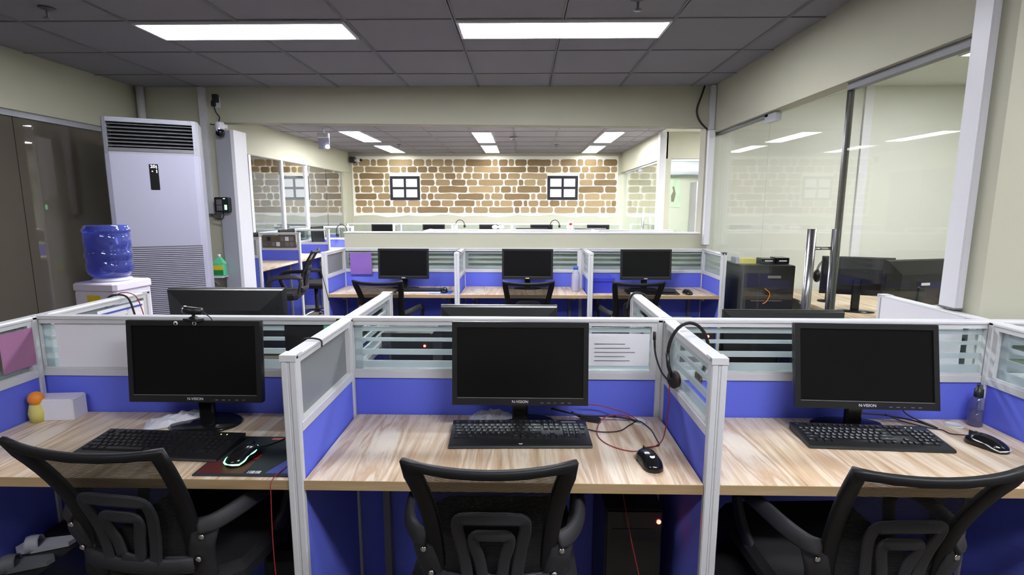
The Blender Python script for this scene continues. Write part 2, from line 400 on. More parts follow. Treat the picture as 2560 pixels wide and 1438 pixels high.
struct('wall_rear_room', MB().box(1.96, 4.3, 7.5, 7.6, 2.12, CEIL+.03).box(1.955, 2.03, 7.502, 7.598, 0, 2.12), 'paint')
struct('trim_1', MB().box(1.865, 1.955, 7.485, 7.6, 0, CEIL), 'alu')
t2 = struct('trim_2', MB().box(-2.645, -2.512, 4.66, 4.86, 0, 2.115), 'alu_raw')
MB().box(-2.512, -2.482, 4.655, 4.865, 0, 2.117).build('edge_strip', 'white_plastic', t2)
# --- left glass wall
wl = struct('window_1', MB().box(XL-.06, XL-.02, YF, YB, 2.055, 2.1).box(XL-.06, XL-.02, YF, YB, 0, .06), 'alu_raw')
ys = [YF, -.9, .2, 1.33, 2.45, 3.565, YB]
for a, b in zip(ys[:-1], ys[1:]): MB().box(XL-.046, XL-.036, a+.003, b-.003, .06, 2.056).build('pane', 'glass_left', wl)
# --- rear left glass wall with frosted film
wl2 = struct('window_2', MB().box(XL-.06, XL-.02, 4.86, 10.03, 2.09, 2.12).box(XL-.06, XL-.02, 4.86, 10.03, 0, .06), 'alu')
ys = [4.86, 6.6, 7.49, 8.33, 9.2, 10.03]
for a, b in zip(ys[:-1], ys[1:]):
    p = MB().box(XL-.046, XL-.036, a+.003, b-.003, .06, 2.09).build('pane', 'glass_rear', wl2)
    MB().box(XL-.0355, XL-.034, a+.02, b-.02, .06, 1.9 if 6 < a < 8 else 2.09).build('frosted_film', 'film_rear', p)
for y in ys[1:4]: MB().box(XL-.036, XL-.012, y-.028, y+.028, .06, 2.1).build('mullion', 'white_plastic', wl2)
struct('wall_left_end', MB().box(XL-.12, XL, 10.03, YR, 0, 2.1), 'paint')
# --- glass front of the side room with its door
wr = struct('window_3', MB().box(XR+.03, XR+.07, 2.03, 2.86, 2.06, 2.1).box(XR+.03, XR+.07, 3.755, YB, 2.075, 2.1).box(XR+.03, XR+.07, 2.03, 2.86, 0, .06).box(XR+.03, XR+.07, 3.755, YB, 0, .06), 'alu_groove')  # rail coloured dark to stand for the shadow under the header
MB().box(XR+.044, XR+.056, 2.032, 2.853, .06, 2.062).build('pane', 'glass_wall', wr)
MB().box(XR+.044, XR+.056, 3.758, YB-.002, .06, 2.076).build('pane', 'glass_wall', wr)
dr = struct('door_1', MB().box(XR+.044, XR+.056, 2.872, 3.75, .02, 2.074), 'glass_wall')
MB().box(XR+.036, XR+.064, 2.853, 2.871, .02, 2.078).build('edge_strip', 'chrome_dark', dr)
MB().box(XR+.03, XR+.07, 3.64, 3.80, 2.035, 2.09).build('patch_hinge', 'alu_raw', dr)
for s, xx in ((-1, XR-.02), (1, XR+.115)):
    MB().tube([(xx, 2.985, .42), (xx, 2.985, 1.352)], .024, 16).build('pull_handle', 'steel', dr)
for zz in (.6, 1.245): MB().tube([(XR-.02, 2.985, zz), (XR+.115, 2.985, zz)], .0095, 10).build('handle_bolt', 'chrome', dr)
# --- glass of the rear side room
w4 = struct('window_4', MB().box(1.90, 1.94, 7.6, 10.1, 2.08, 2.11).box(2.03, 4.3, 7.53, 7.57, 2.09, 2.12), 'alu_raw')
for a, b in ((7.6, 8.2), (8.95, 10.3)): MB().box(1.914, 1.926, a+.003, b-.003, .02, 2.085).build('pane', 'glass_clear', w4)
MB().box(2.033, 4.297, 7.544, 7.556, .02, 2.092).build('pane', 'glass_clear', w4)
d2 = struct('door_2', MB().box(1.914, 1.926, 8.203, 8.947, .02, 2.08), 'glass_clear')
MB().tube([(1.86, 8.33, .5), (1.86, 8.33, 1.36)], .018, 10).build('pull_handle', 'chrome', d2)
MB().tube([(1.86, 8.33, 1.2), (1.93, 8.33, 1.2)], .01, 8).build('handle_bolt', 'chrome', d2)
MB().box(1.90, 1.94, 8.85, 8.98, 2.03, 2.09).build('patch_hinge', 'alu_raw', d2)
# ------------------------------------------------------------------ ceiling lights
def light(label, x0, x1, y0, y1, m, group):
    t = thing('ceiling_light', label, 'ceiling light', ((x0+x1)/2, (y0+y1)/2, CEIL), 0, group)
    a, b = (x1-x0)/2, (y1-y0)/2
    f = MB()
    f.box(-a, a, -b, -b+.014, -.012, .003); f.box(-a, a, b-.014, b, -.012, .003); f.box(-a, -a+.014, -b+.014, b-.014, -.012, .003); f.box(a-.014, a, -b+.014, b-.014, -.012, .003)
    f.build('frame', 'white_plastic', t)
    MB().box(-a+.014, a-.014, -b+.014, b-.014, -.006, .002).build('diffuser', m, t)
    return t
GF = 'fluorescent panels in the near ceiling'
light('long fluorescent panel in the near ceiling above the left desks', -2.17, -.99, 3.085, 3.375, 'tube_front', GF)
light('long fluorescent panel in the near ceiling above the centre and right desks', -.37, .81, 3.085, 3.375, 'tube_front', GF)
light('long fluorescent panel behind the viewer on the right', .23, 1.41, .085, .375, 'tube_front', GF)
light('added fill panel behind the viewer on the left', -2.17, -.99, -.515, -.225, 'fill_left', GF)  # unseen fill light, added to brighten the left desk
light('long fluorescent panel behind the viewer, past the wall pier', 2.2, 3.38, .685, .975, 'tube_front', GF)
GR = 'fluorescent panels in the far ceiling'
light('far room ceiling panel nearest the left glass wall, first row', -2.5, -2.21, 7.36, 8.56, 'tube_rear', GR)
light('far room ceiling panel in the middle, first row', -.71, -.43, 7.47, 8.67, 'tube_rear', GR)
light('far room ceiling panel on the right, first row', 1.1, 1.39, 7.47, 8.67, 'tube_rear', GR)
light('far room ceiling panel nearest the left glass wall, close to the brick mural', -2.5, -2.21, 9.08, 10.28, 'tube_old', GR)
light('far room ceiling panel in the middle, close to the brick mural', -.71, -.43, 9.08, 10.28, 'tube_old', GR)
light('far room ceiling panel on the right, close to the brick mural', 1.1, 1.39, 9.14, 10.34, 'tube_old', GR)
light('far room ceiling panel just showing under the beam', -.71, -.43, 5.68, 6.88, 'tube_rear', GR)
light('added fill panel over the far room recess on the right', 2.7, 3.0, 5.4, 6.6, 'tube_rear', GR)  # fill light added to brighten the header wall and far room
light('ceiling panel of the glass side room', 2.9, 3.2, 2.6, 3.8, 'tube_side', 'side room lights')
light('ceiling panel of the far glass side room', 2.7, 3.0, 8.3, 9.5, 'tube_rear', 'side room lights')
# ------------------------------------------------------------------ partitions and desks
TH = .041
def panel(label, p0, p1, ztop=1.093, zd=.745, end='b', stripes=True, frosted=False, group=None, zf=None, black_cap=False, name='cubicle_divider', simple=False):
    """Half-glazed office partition from p0 to p1 (plan points): blue fabric below, glass with frosted bands above."""
    p0 = Vector((p0[0], p0[1], 0)); p1 = Vector((p1[0], p1[1], 0)); d = p1-p0; L = d.length
    t = thing(name, label, 'divider', p0, math.atan2(d.y, d.x), group)
    h = TH/2; zr = ztop-.026; zg = ztop-.185; zm = zg-.029
    zf = zf or .0
    e0 = .022 if end in 'ab' else .008; e1 = .022
    # posts with a shadow groove down the middle
    def post(x0, x1):
        m = MB().rbox(x0, x1, -h, -.002, 0, ztop-.0005, .003).rbox(x0, x1, .002, h, 0, ztop-.0005, .003).box(x0+.001, x1-.001, -.002, .002, 0, ztop-.004)
        return m.build('post', 'alu', t)
    a = post(0, TH if end in 'ab' else .02); b = post(L-TH if end in 'b' else L-.02, L)
    x0 = TH if end in 'ab' else .02; x1 = L-(TH if end == 'b' else .02)
    r = MB().rbox(0, L, -h, h, zr+.012, ztop, .004, 'x').box(x0, x1, -h+.004, h-.004, zr, zr+.012).build('top_rail', 'alu', t)
    MB().box(x0, x1, -h, h, zm, zg-.006).box(x0, x1, -h+.005, h-.005, zg-.006, zg).build('mid_rail', 'alu', t)
    for q in (x0, x1-.018): MB().box(q, q+.018, -h+.004, h-.004, zg, zr).build('stile', 'alu', t)
    if black_cap: MB().rbox(L-TH-.002, L+.002, -h-.002, h+.002, ztop, ztop+.006, .004).build('post_cap', 'black_satin', t)
    if end == 'e' and not black_cap: MB().box(L-.004, L+.0015, -h-.0008, h+.0008, ztop-.016, ztop+.0012).box(L-TH, L-.004, -h-.0008, h+.0008, ztop-.002, ztop+.0012).build('post_cap', 'alu', t)
    gl = MB().box(x0+.018, x1-.018, -.003, .003, zg, zr).build('glass_pane', 'frost_full' if frosted else 'glass_clear', t)
    if stripes and not frosted:
        H = zr-zg
        for c, w_ in ((.90, .10), (.66, .075), (.38, .12), (.10, .16)):
            MB().box(x0+.019, x1-.019, -.0038, .0038, zg+H*(c-w_/2), zg+H*(c+w_/2)).build('frosted_stripe', 'frost', gl)
        MB().box(x0+.0185, x0+.045, -.0039, .0039, zg, zr).build('frosted_stripe', 'frost', gl)
    MB().box(x0, x1, -h+.006, h-.006, zf+.06, zm).build('fabric_panel', 'blue', t)
    MB().box(x0, x1, -h, h, zf, zf+.06).build('bottom_rail', 'alu', t)
    return t
XD = [-1.7126, -.6046, .5034, 1.592]
Y0, Y1, Y2 = 1.3154, 1.8053, 2.3506
nm = ['leftmost', 'left-hand', 'right-hand', 'rightmost']
GN = 'partitions of the near desk island'
h = TH/2
fr_lab = ['front partition at the far left edge, beside the left desk', 'front partition between the left and centre desks, glass fogged over', 'front partition between the centre and right desks, headset hung over it', 'front partition along the wall side of the right desk']
bk_lab = ['partition behind the left desk, papers and cables hung on it, pointing to the water dispenser', 'partition running on behind the centre desk from its left corner', 'partition running on behind the centre desk from its right corner, thick cable over it', 'partition behind the right desk with a white sheet on it, by the glass door']
for i, x in enumerate(XD):
    panel(fr_lab[i], (x, Y1-h), (x, Y0), end='e', frosted=(i == 1), group=GN)
    panel(bk_lab[i], (x, Y1+h), (x, Y2), end='e', group=GN)
cr_lab = ['cross partition behind the left desk monitor', 'cross partition behind the centre desk monitor', 'cross partition behind the right desk monitor']
for i in range(3): panel(cr_lab[i], (XD[i]-h if i == 0 else XD[i]+h-TH, Y1), (XD[i+1]+h if i == 2 else XD[i+1]-h, Y1), end='x', group=GN)
panel('cross partition continuing right past the wall pier', (XD[3]+h, Y1), (XD[3]+1.1, Y1), end='x', group=GN)
def desk(label, x0, x1, y0, y1, z=.745, grom=None, group=None, front=-1, th=.027):
    t = thing('desk', label, 'desk', ((x0+x1)/2, (y0+y1)/2, 0), 0, group)
    a, b = (x1-x0)/2, (y1-y0)/2
    if front < 0: MB().box(-a, a, -b+.002, b, z-th, z).build('tabletop', 'wood', t); MB().box(-a, a, -b, -b+.002, z-th, z-.0004).build('edge_band', 'wood_edge', t)
    else: MB().box(-a, a, -b, b-.002, z-th, z).build('tabletop', 'wood', t); MB().box(-a, a, b-.002, b, z-th, z-.0004).build('edge_band', 'wood_edge', t)
    if grom:
        MB().lathe([(.0285, 0), (.0285, .003), (.022, .0035), (.0215, .0005), (.001, .0005)], 20, (grom[0]-(x0+x1)/2, grom[1]-(y0+y1)/2, z)).build('grommet', 'cream_plastic', t)
    for q in (-a+.1, a-.1):
        MB().box(q-.012, q+.012, -b+.08, b-.002, z-th-.03, z-th).box(q-.012, q+.012, b-.03, b-.002, 0, z-th).build('bracket', 'alu_groove', t)
    return t
GD = 'desks of the near island'
dl = ['pale wood-grain desk at the near left with a dark mouse mat', 'pale wood-grain desk at the near centre', 'pale wood-grain desk at the near right by the wall']
db = ['wood-grain desk back to back with the left desk', 'wood-grain desk back to back with the centre desk', 'wood-grain desk back to back with the right desk']
gm = [(-.72, 1.74), (.398, 1.739), (1.46, 1.735)]
for i in range(3):
    desk(dl[i], XD[i]+h+.001, XD[i+1]-h-.001, Y0+.006, Y1-h-.001, grom=gm[i], group=GD)
    desk(db[i], XD[i]+h+.001, XD[i+1]-h-.001, Y1+h+.001, Y2-.01, group=GD, front=1)
# second row against the half wall
X2 = [-1.591, -.525, .543, 1.592]; Z2 = 1.108; ZD2 = .768; YA, YC = 4.21, 4.70
G2 = 'partitions of the row against the half wall'
l2 = ['row by the half wall: leftmost side partition beside the aisle', 'row by the half wall: side partition with a black cable over its rounded top', 'row by the half wall: side partition beside the blue box', 'row by the half wall: rightmost side partition with a black cap']
c2 = ['row by the half wall: back partition behind the left monitor', 'row by the half wall: back partition behind the middle monitor', 'row by the half wall: back partition behind the right monitor']
for i, x in enumerate(X2): panel(l2[i], (x, YC-h), (x, YA), Z2, end='e', frosted=(i == 0), group=G2, black_cap=(i == 3))
for i in range(3): panel(c2[i], (X2[i]-h if i == 0 else X2[i]+h-TH, YC-.003), (X2[i+1]+h if i == 2 else X2[i+1]-h, YC-.003), Z2, end='x', group=G2)
d2l = ['wood desk against the half wall with a blue mouse mat', 'wood desk in the middle against the half wall', 'wood desk against the half wall with a blue storage box']
for i in range(3): desk(d2l[i], X2[i]+h+.001, X2[i+1]-h-.001, YA+.006, YC-h-.005, ZD2, group='desks against the half wall')
# desks along the rear left glass wall
GL = 'partitions along the left glass wall'
yl = [5.49, 6.49, 7.49, 8.58]
ll = ['partition by the far left glass wall nearest the grey door jamb', 'partition by the far left glass wall behind the first black chair', 'partition by the far left glass wall behind the second black chair', 'partition by the far left glass wall with a headset on it']
for i, y in enumerate(yl): panel(ll[i], (-3.24, y), (-2.73, y), 1.15, end='e', stripes=False, group=GL, frosted=(i == 0))
for i in range(3):
    panel('long low partition in front of the far left glass, %s bay' % ['first', 'second', 'third'][i], (-3.26, yl[i]+.02), (-3.26, yl[i+1]-.02), 1.15, end='x', stripes=False, group=GL)
    t = desk('wood desk facing the far left glass, %s bay' % ['first', 'second', 'third'][i], -3.235, -2.76, yl[i]+.022, yl[i+1]-.022, .81, group='desks facing the far left glass')
# rows in the far room
G3 = 'partitions of the far room rows'
ya = 7.3; yb = 10.0
x3 = [-1.25, -.15, .95, 2.05]
for i in range(3): panel('far room nearer row: cross partition, %s of three from the left' % ['first', 'second', 'third'][i], (x3[i], ya), (x3[i+1], ya), 1.16, end='x', stripes=False, group=G3)
for i, x in enumerate(x3[:3]): panel('far room nearer row: side partition, %s of three from the left' % ['first', 'second', 'third'][i], (x, ya-h-.0005), (x, ya-.5), 1.165, end='e', stripes=False, group=G3)
x4 = [-3.3, -2.3, -1.25, -.19, .87, 1.84]
for i in range(5): panel('far row under the brick mural: cross partition, %s of five from the left' % ['first', 'second', 'third', 'fourth', 'fifth'][i], (x4[i], yb), (x4[i+1], yb), 1.155, end='x', stripes=False, group=G3)
for i, x in enumerate(x4[1:5]): panel('far row under the brick mural: side partition, %s of four from the left' % ['first', 'second', 'third', 'fourth'][i], (x, yb-h-.0005), (x, yb-.5), 1.155, end='e', stripes=False, group=G3)
# ================================================================== monitors
def monitor(label, loc, rz=0, tilt=.12, zc=.228, W=.438, H=.268, name_text=True, group=None, detail=True, small_text=False, base=(.080, .047)):
    t = thing('monitor', label, 'monitor', loc, rz, group)
    M = TR(0, 0, zc) @ RX(-tilt)
    a, b = W/2, H/2
    bz = MB()
    bz.frame(-a, a, -b, b, .016, -.002, .016, .024)
    bz.box(-a, a, .002, .016, b, b+.0015)
    bz.xf(M).build('bezel', 'black_satin', t)
    MB().box(-a+.016, a-.016, .002, .008, -b+.024, b-.016).xf(M).build('screen', 'screen', t)
    if detail: MB().box(-a+.016, a-.016, -.0028, -.001, -b+.0232, -b+.0248).xf(M).build('bezel_trim', 'print_grey', t)
    bk = MB(); i0, i1 = .0, .05
    r1 = [(-a,.016,-b),(a,.016,-b),(a,.016,b),(-a,.016,b)]
    r2 = [(-a+.004,.03,-b+.004),(a-.004,.03,-b+.004),(a-.004,.03,b-.004),(-a+.004,.03,b-.004)]
    r3 = [(-a*.62,.052,-b*.66),(a*.62,.052,-b*.66),(a*.62,.052,b*.42),(-a*.62,.052,b*.42)]
    fs = [(0,1,2,3)]+[(i,(i+1)%4,4+(i+1)%4,4+i) for i in range(4)]+[(4+i,4+(i+1)%4,8+(i+1)%4,8+i) for i in range(4)]+[(8,9,10,11)]
    bk.add(r1+r2+r3, fs); bk.xf(M); shell = bk.build('back_shell', 'black_satin', t)
    if detail:
        MB().prism([(-a*.92, b*.46), (a*.92, b*.46), (0, b*.58)], .030, .040).xf(M).build('back_ridge', 'black_satin', shell)
    MB().rbox(-.026, .026, .035, .058, .005, zc-.02, .006).build('neck', 'black_gloss', t)
    MB().lathe([(.001, 0), (.115, 0), (.118, .004), (.11, .010), (.05, .014), (.001, .0145)], 28, (0, base[0], 0), sy=base[1]/.118).build('stand_base', 'black_gloss', t)
    if name_text:
        text('lettering', 'N-VISION', .0125, 'print_white', t, M @ TR(0, -.0024, -b+.0115) @ RX(PI/2))
        bm = MB()
        for k in range(5): bm.box(a*.30+k*.022, a*.30+k*.022+(.010 if k != 2 else .005), -.0024, -.0015, -b+.0075, -b+.0095)
        bm.xf(M).build('button_marks', 'print_grey', t)
    elif small_text:
        MB().box(-.015, .015, -.003, -.0015, -b+.007, -b+.013).xf(M).build('brand_plate', 'print_white', t)
    return t
GM = 'monitors on the near desks'
DZ = .745
mL = monitor('black monitor on the left desk with webcam and two googly eyes on top', (-1.066, 1.652, DZ), .0, .08, .228, group=GM, base=(.035, .088))
mM = monitor('black monitor on the centre desk above the white-lettered keyboard', (-.006, 1.652, DZ), 0, .10, .228, group=GM)
mR = monitor('black monitor on the right desk, tilted back', (1.093, 1.652, DZ), -.05, .2, .228, group=GM)
GB = 'monitors turned away on the desks behind'
monitor('back of a tall black monitor standing behind the left desk', (-1.15, 2.04, DZ), PI, .05, .277, W=.455, H=.272, name_text=False, group=GB)
monitor('back of a black monitor barely rising behind the centre desk', (-.09, 2.04, DZ), PI, .05, .217, W=.45, name_text=False, group=GB)
monitor('back of a black monitor barely rising behind the right desk', (1.0, 2.04, DZ), PI, .05, .203, W=.455, name_text=False, group=GB)
G2M = 'monitors against the half wall'
m2 = [('black monitor against the half wall beside the purple cloth', -1.008, .0), ('black monitor in the middle against the half wall, slightly turned', .042, -.03), ('black monitor against the half wall beside the blue storage box', 1.037, .05)]
for l, x, rz in m2: monitor(l, (x, 4.46, ZD2), rz, .06, .222, W=.43, H=.255, name_text=False, small_text=True, group=G2M)
# webcam and googly eyes on the left monitor
wc = thing('webcam', 'black webcam with chrome ring clipped on the left monitor', 'webcam', (-1.066+.0, 1.665, DZ+.228+.133)); wc.scale = (.72, .72, .72); wc.rotation_euler = (0, 0, -.35)
MB().tube([(-.035, -.012, .052), (-.03, -.011, .051), (.044, .012, .044)], [.0145, .0165, .0155], 16).build('barrel', 'black_satin', wc)
MB().tube([(-.0375, -.0128, .0522), (-.030, -.0105, .0514)], [.0172, .0172], 18).build('lens_ring', 'chrome', wc)
MB().ellipsoid((-.0385, -.0131, .0523), (.004, .011, .011), 14, 8).build('lens', 'black_gloss', wc)
MB().rbox(.0, .012, -.006, .006, .018, .036, .002).build('swivel', 'black_matt', wc)
MB().rbox(-.038, .05, -.022, .018, .0025, .012, .003).prism([(-.018, .010), (.030, .010), (.014, .022), (-.002, .022)], -.010, .010).build('clip', 'black_matt', wc)
MB().tube(smooth_path([(.043, .014, .043), (.06, .02, .03), (.075, .03, .012), (.08, .04, -.02)]), .0022, 6).build('cable', 'cable_black', wc)
for dx, l in ((-.053, 'googly eye stuck left of the webcam'), (.008, 'googly eye stuck right of the webcam')):
    e = thing('googly_eye', l, 'googly eye', (-1.066+dx, 1.6585, DZ+.228+.1265), 0, 'googly eyes on the left monitor')
    MB().lathe([(.0068, 0), (.0068, .002), (.004, .0035), (.001, .004)], 16).xf(RX(PI/2)).build('eyeball', 'print_white', e)
    MB().lathe([(.0036, .0030), (.0036, .0042), (.001, .0046)], 12).xf(TR(.001, 0, -.001) @ RX(PI/2)).build('pupil', 'black_gloss', e)
# ================================================================== keyboards
KP = .0187
def key_rows():
    R = []
    rows = [
        (0, [('Esc', 0, 1)]+[('F%d' % (i+1), 2+i, 1) for i in range(4)]+[('F%d' % (i+5), 6.5+i, 1) for i in range(4)]+[('F%d' % (i+9), 11+i, 1) for i in range(4)]+[('Prt', 15.25, 1), ('Scr', 16.25, 1), ('Brk', 17.25, 1)]),
        (1.25, [(c, i, 1) for i, c in enumerate('`1234567890-=')]+[('Bksp', 13, 2), ('Ins', 15.25, 1), ('Hm', 16.25, 1), ('Pg', 17.25, 1), ('Nm', 18.5, 1), ('/', 19.5, 1), ('*', 20.5, 1), ('-', 21.5, 1)]),
        (2.25, [('Tab', 0, 1.5)]+[(c, 1.5+i, 1) for i, c in enumerate('QWERTYUIOP[]')]+[('\\', 13.5, 1.5), ('Del', 15.25, 1), ('End', 16.25, 1), ('Pg', 17.25, 1), ('7', 18.5, 1), ('8', 19.5, 1), ('9', 20.5, 1), ('+', 21.5, 1)]),
        (3.25, [('Caps', 0, 1.75)]+[(c, 1.75+i, 1) for i, c in enumerate("ASDFGHJKL;'")]+[('Enter', 12.75, 2.25), ('4', 18.5, 1), ('5', 19.5, 1), ('6', 20.5, 1)]),
        (4.25, [('Shift', 0, 2.25)]+[(c, 2.25+i, 1) for i, c in enumerate('ZXCVBNM,./')]+[('Shift', 12.25, 2.75), ('^', 16.25, 1), ('1', 18.5, 1), ('2', 19.5, 1), ('3', 20.5, 1), ('Ent', 21.5, 1)]),
        (5.25, [('Ctrl', 0, 1.25), ('', 1.25, 1.25), ('Alt', 2.5, 1.25), ('', 3.75, 6.25), ('Alt', 10, 1.25), ('Fn', 11.25, 1.25), ('', 12.5, 1.25), ('Ctrl', 13.75, 1.25), ('<', 15.25, 1), ('v', 16.25, 1), ('>', 17.25, 1), ('0', 18.5, 2), ('.', 20.5, 1)])]
    return rows
_keyme = {}
def key_mesh(w_, m):
    k = (round(w_, 3), m)
    if k not in _keyme:
        a = w_*KP/2-.0010; b = KP/2-.0010; mb = MB()
        lo = [(-a,-b,0),(a,-b,0),(a,b,0),(-a,b,0)]; hi = [(-a+.0022,-b+.0018,.0062),(a-.0022,-b+.0018,.0062),(a-.0022,b-.0026,.0066),(-a+.0022,b-.0026,.0066)]
        mb.add(lo+hi, [(3,2,1,0),(4,5,6,7)]+[(i,(i+1)%4,4+(i+1)%4,4+i) for i in range(4)])
        me = mb.mesh('key'); me.materials.append(MATS[m]); _keyme[k] = me
    return _keyme[k]
def keyboard(label, loc, rz, sx=1.0, front=.028, palm=True, legend='print_white', lsize=1.0, group=None, leds=True, logo=False, body='black_satin', keys=True, wide_legend=False):
    t = thing('keyboard', label, 'keyboard', loc, rz, group); t.scale = (sx, 1, 1)
    W = 22.5*KP/2; a = W+.009; rows = key_rows(); back = .062+.012; fr = -.062-front
    slope = lambda y: .010+.014*(y-fr)/(back-fr)
    pf = [(fr, .001), (fr-.003, .004), (fr, slope(fr)-.001), (fr+.006, slope(fr)+.0012), (back-.002, slope(back)), (back, slope(back)-.003), (back-.004, .004)]
    MB().prism(pf, -a, a, 'x').build('body', body, t)
    ang = math.atan(.014/(back-fr)); lg = MB()
    if keys:
        for ry, items in rows:
            for nm_, x, w_ in items:
                y = .062-(ry+.5)*KP*.965; cx = -W+(x+w_/2)*KP
                o = link_mesh('key', key_mesh(w_, 'key'), t, (cx, y, slope(y)-.0015)); o.rotation_euler = (ang, 0, 0)
                if nm_:
                    s = (.0062 if len(nm_) == 1 else .0040)*lsize
                    me = text_mesh(nm_, s, legend, 0)
                    M = TR(cx-.002, y-.0002+.001, slope(y)+.0053) @ RX(ang)
                    lg.add([M @ v.co for v in me.vertices], [tuple(p.vertices) for p in me.polygons])
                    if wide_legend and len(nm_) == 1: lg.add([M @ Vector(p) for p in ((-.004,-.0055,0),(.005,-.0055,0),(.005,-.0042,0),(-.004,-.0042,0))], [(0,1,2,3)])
        for nm_, x, y0, hh in (('+', 21.5, 2.25, 2),):
            pass
        lg.build('key_legends', legend, t)
    if leds:
        for q in (19.2, 20.2) if not logo else (): MB().box(-W+q*KP, -W+q*KP+.003, .056, .0595, slope(.058), slope(.058)+.0006).build('status_light', 'led_yellow', t)
    if logo:
        MB().lathe([(.0068, 0), (.0068, .0006), (.001, .0006)], 20, (0, fr+.013, slope(fr+.013))).build('badge', 'print_white', t)
        text('lettering', 'hp', .009, 'black_satin', t, TR(0, fr+.0135, slope(fr+.013)+.0009))
        MB().box(-W+18.6*KP, -W+21.2*KP, .052, .060, slope(.056), slope(.056)+.001).build('status_window', 'print_grey', t)
    return t
GK = 'keyboards on the near desks'
kL = keyboard('black keyboard half under the mesh of the left chair, two yellow status lights', (-1.095, 1.505, DZ+.0005), -.05, 1.02, .016, group=GK, lsize=.9, legend='print_grey')
kM = keyboard('black keyboard with white letters and a round badge on the centre desk', (-.006, 1.616, DZ+.0005), .03, 1.0, .030, group=GK, logo=True, lsize=1.2)
kR = keyboard('black keyboard with large bright white legends on the right desk', (1.092, 1.606, DZ+.0005), -.06, .96, .010, group=GK, lsize=1.35, wide_legend=True)  # white on the keys is oversized printed legends
k2 = keyboard('dark keyboard with a pale front edge against the half wall', (-.85, 4.345, ZD2+.0005), .02, .9, .014, leds=False, group='keyboards against the half wall', keys=False)
MB().box(-.2, .2, -.082, -.076, .002, .014).build('front_edge', 'white_plastic', k2)
MB().box(-.19, .19, -.06, .06, .016, .024).build('key_field', 'key', k2)
k3 = keyboard('black keyboard under the monitor beside the blue box', (1.06, 4.33, ZD2+.0005), 0, .95, .014, leds=False, group='keyboards against the half wall', keys=False)
MB().box(-.19, .19, -.06, .06, .016, .024).build('key_field', 'key', k3)
# ================================================================== mice
def mouse(label, loc, rz, m='black_gloss', glow=None, logo=False, cable=None, group=None, L=.112, W=.062, Hh=.037, white=False):
    t = thing('computer_mouse', label, 'mouse', loc, rz, group)
    ns, nk = 14, 12; vs = []; fs = []
    hw = lambda u: W/2*(1-abs(2*u-1)**3.2)**.42*(1-.10*math.sin(PI*u)*(1 if .3 < u < .7 else .4))
    hh = lambda u: max(.004, Hh*math.sin(PI*(.06+.88*(u**.82)))**.62)
    for i in range(ns+1):
        u = min(max(i/ns, .004), .996); y = (u-.5)*L
        for k in range(nk+1):
            a = PI*k/nk; c, s_ = math.cos(a), math.sin(a)
            x = hw(u)*abs(c)**.7*(1 if c > 0 else -1); z = hh(1-u)*abs(s_)**.75
            vs.append((x, y, z+.0008))
    for i in range(ns):
        for k in range(nk): q = i*(nk+1)+k; fs.append((q, q+1, q+nk+2, q+nk+1))
    for i in (0, ns): fs.append(tuple(i*(nk+1)+k for k in range(nk+1)))
    for i in range(ns): fs.append((i*(nk+1), (i+1)*(nk+1), (i+1)*(nk+1)+nk, i*(nk+1)+nk))
    MB().add(vs, fs, True).build('shell', m, t)
    MB().lathe([(.006, -.0035), (.010, -.003), (.010, .003), (.006, .0035)], 16).xf(TR(0, L*.27, hh(.23)-.005) @ RY(PI/2)).build('wheel', 'rubber', t)
    MB().box(-.0005, .0005, L*.05, L*.44, .012, hh(.45)*.985).build('button_seam', 'black_matt', t)
    if glow:
        g = MB()
        for s in (-1, 1):
            g.tube(smooth_path([(s*W*.20, L*.40, .024), (s*W*.43, L*.18, .020), (s*W*.40, -L*.05, .017), (s*W*.50, -L*.25, .013), (s*W*.42, -L*.40, .008)]), .0019, 6)
        g.tube([(-W*.42, -L*.40, .008), (-.012, -L*.485, .010), (.012, -L*.485, .010), (W*.42, -L*.40, .008)], .0022, 6)
        g.build('light_strip', glow, t)
    if logo:
        MB().lathe([(.0068, 0), (.0068, .0008), (.001, .001)], 18).xf(TR(0, -L*.17, hh(.67)-.0003) @ RX(.16)).build('logo_badge', 'led_white', t)
        text('lettering', 'hp', .009, 'black_matt', t, TR(0, -L*.17, hh(.67)+.0018) @ RX(.16))
    if cable:
        Mi = (TR(*loc) @ RZ(rz)).inverted()
        MB().tube(smooth_path([Mi @ Vector(p) for p in cable], 8), .0019, 6).build('cable', 'cable_black', t)
    return t
GMO = 'mice on the near desks'
zc_ = DZ+.0025
pad = thing('mouse_mat', 'dark printed mouse mat with red and green blocks on the left desk', 'mouse mat', (-.765, 1.463, DZ))
MB().rbox(-.137, .135, -.125, .125, .0003, .0032, .004).build('mat', 'pad_dark', pad)
pr = MB(); pr.box(-.13, .0, -.115, -.04, .0033, .0036); pr.build('print_block', 'dark_red', pad)
MB().box(-.02, .03, .098, .112, .0033, .0037).box(-.03, -.0, -.03, .0, .0033, .0037).build('print_block', 'red', pad)
MB().box(.04, .085, .098, .112, .0033, .0037).box(.09, .13, .098, .112, .0033, .0037).build('print_block', 'green', pad)
MB().add([(.06,-.11,.0036),(.133,-.11,.0036),(.133,.05,.0036),(.10,.0,.0036)], [(0,1,2,3)]).build('print_block', 'paper_blue', pad)
bc = MB()
for k in range(7): bc.box(.01+k*.0055, .01+k*.0055+(.0022+.0012*(k % 3)), -.112, -.098, .0033, .0037)
bc.build('barcode_print', 'print_white', pad)
mouse('black gaming mouse with glowing green outline on the left mouse mat', (-.806, 1.432, DZ+.0035), -.25, glow='led_green', group=GMO,
      cable=[(-.788, 1.487, zc_+.012), (-.775, 1.52, zc_+.004), (-.75, 1.56, zc_+.003), (-.72, 1.62, zc_), (-.72, 1.735, zc_)])
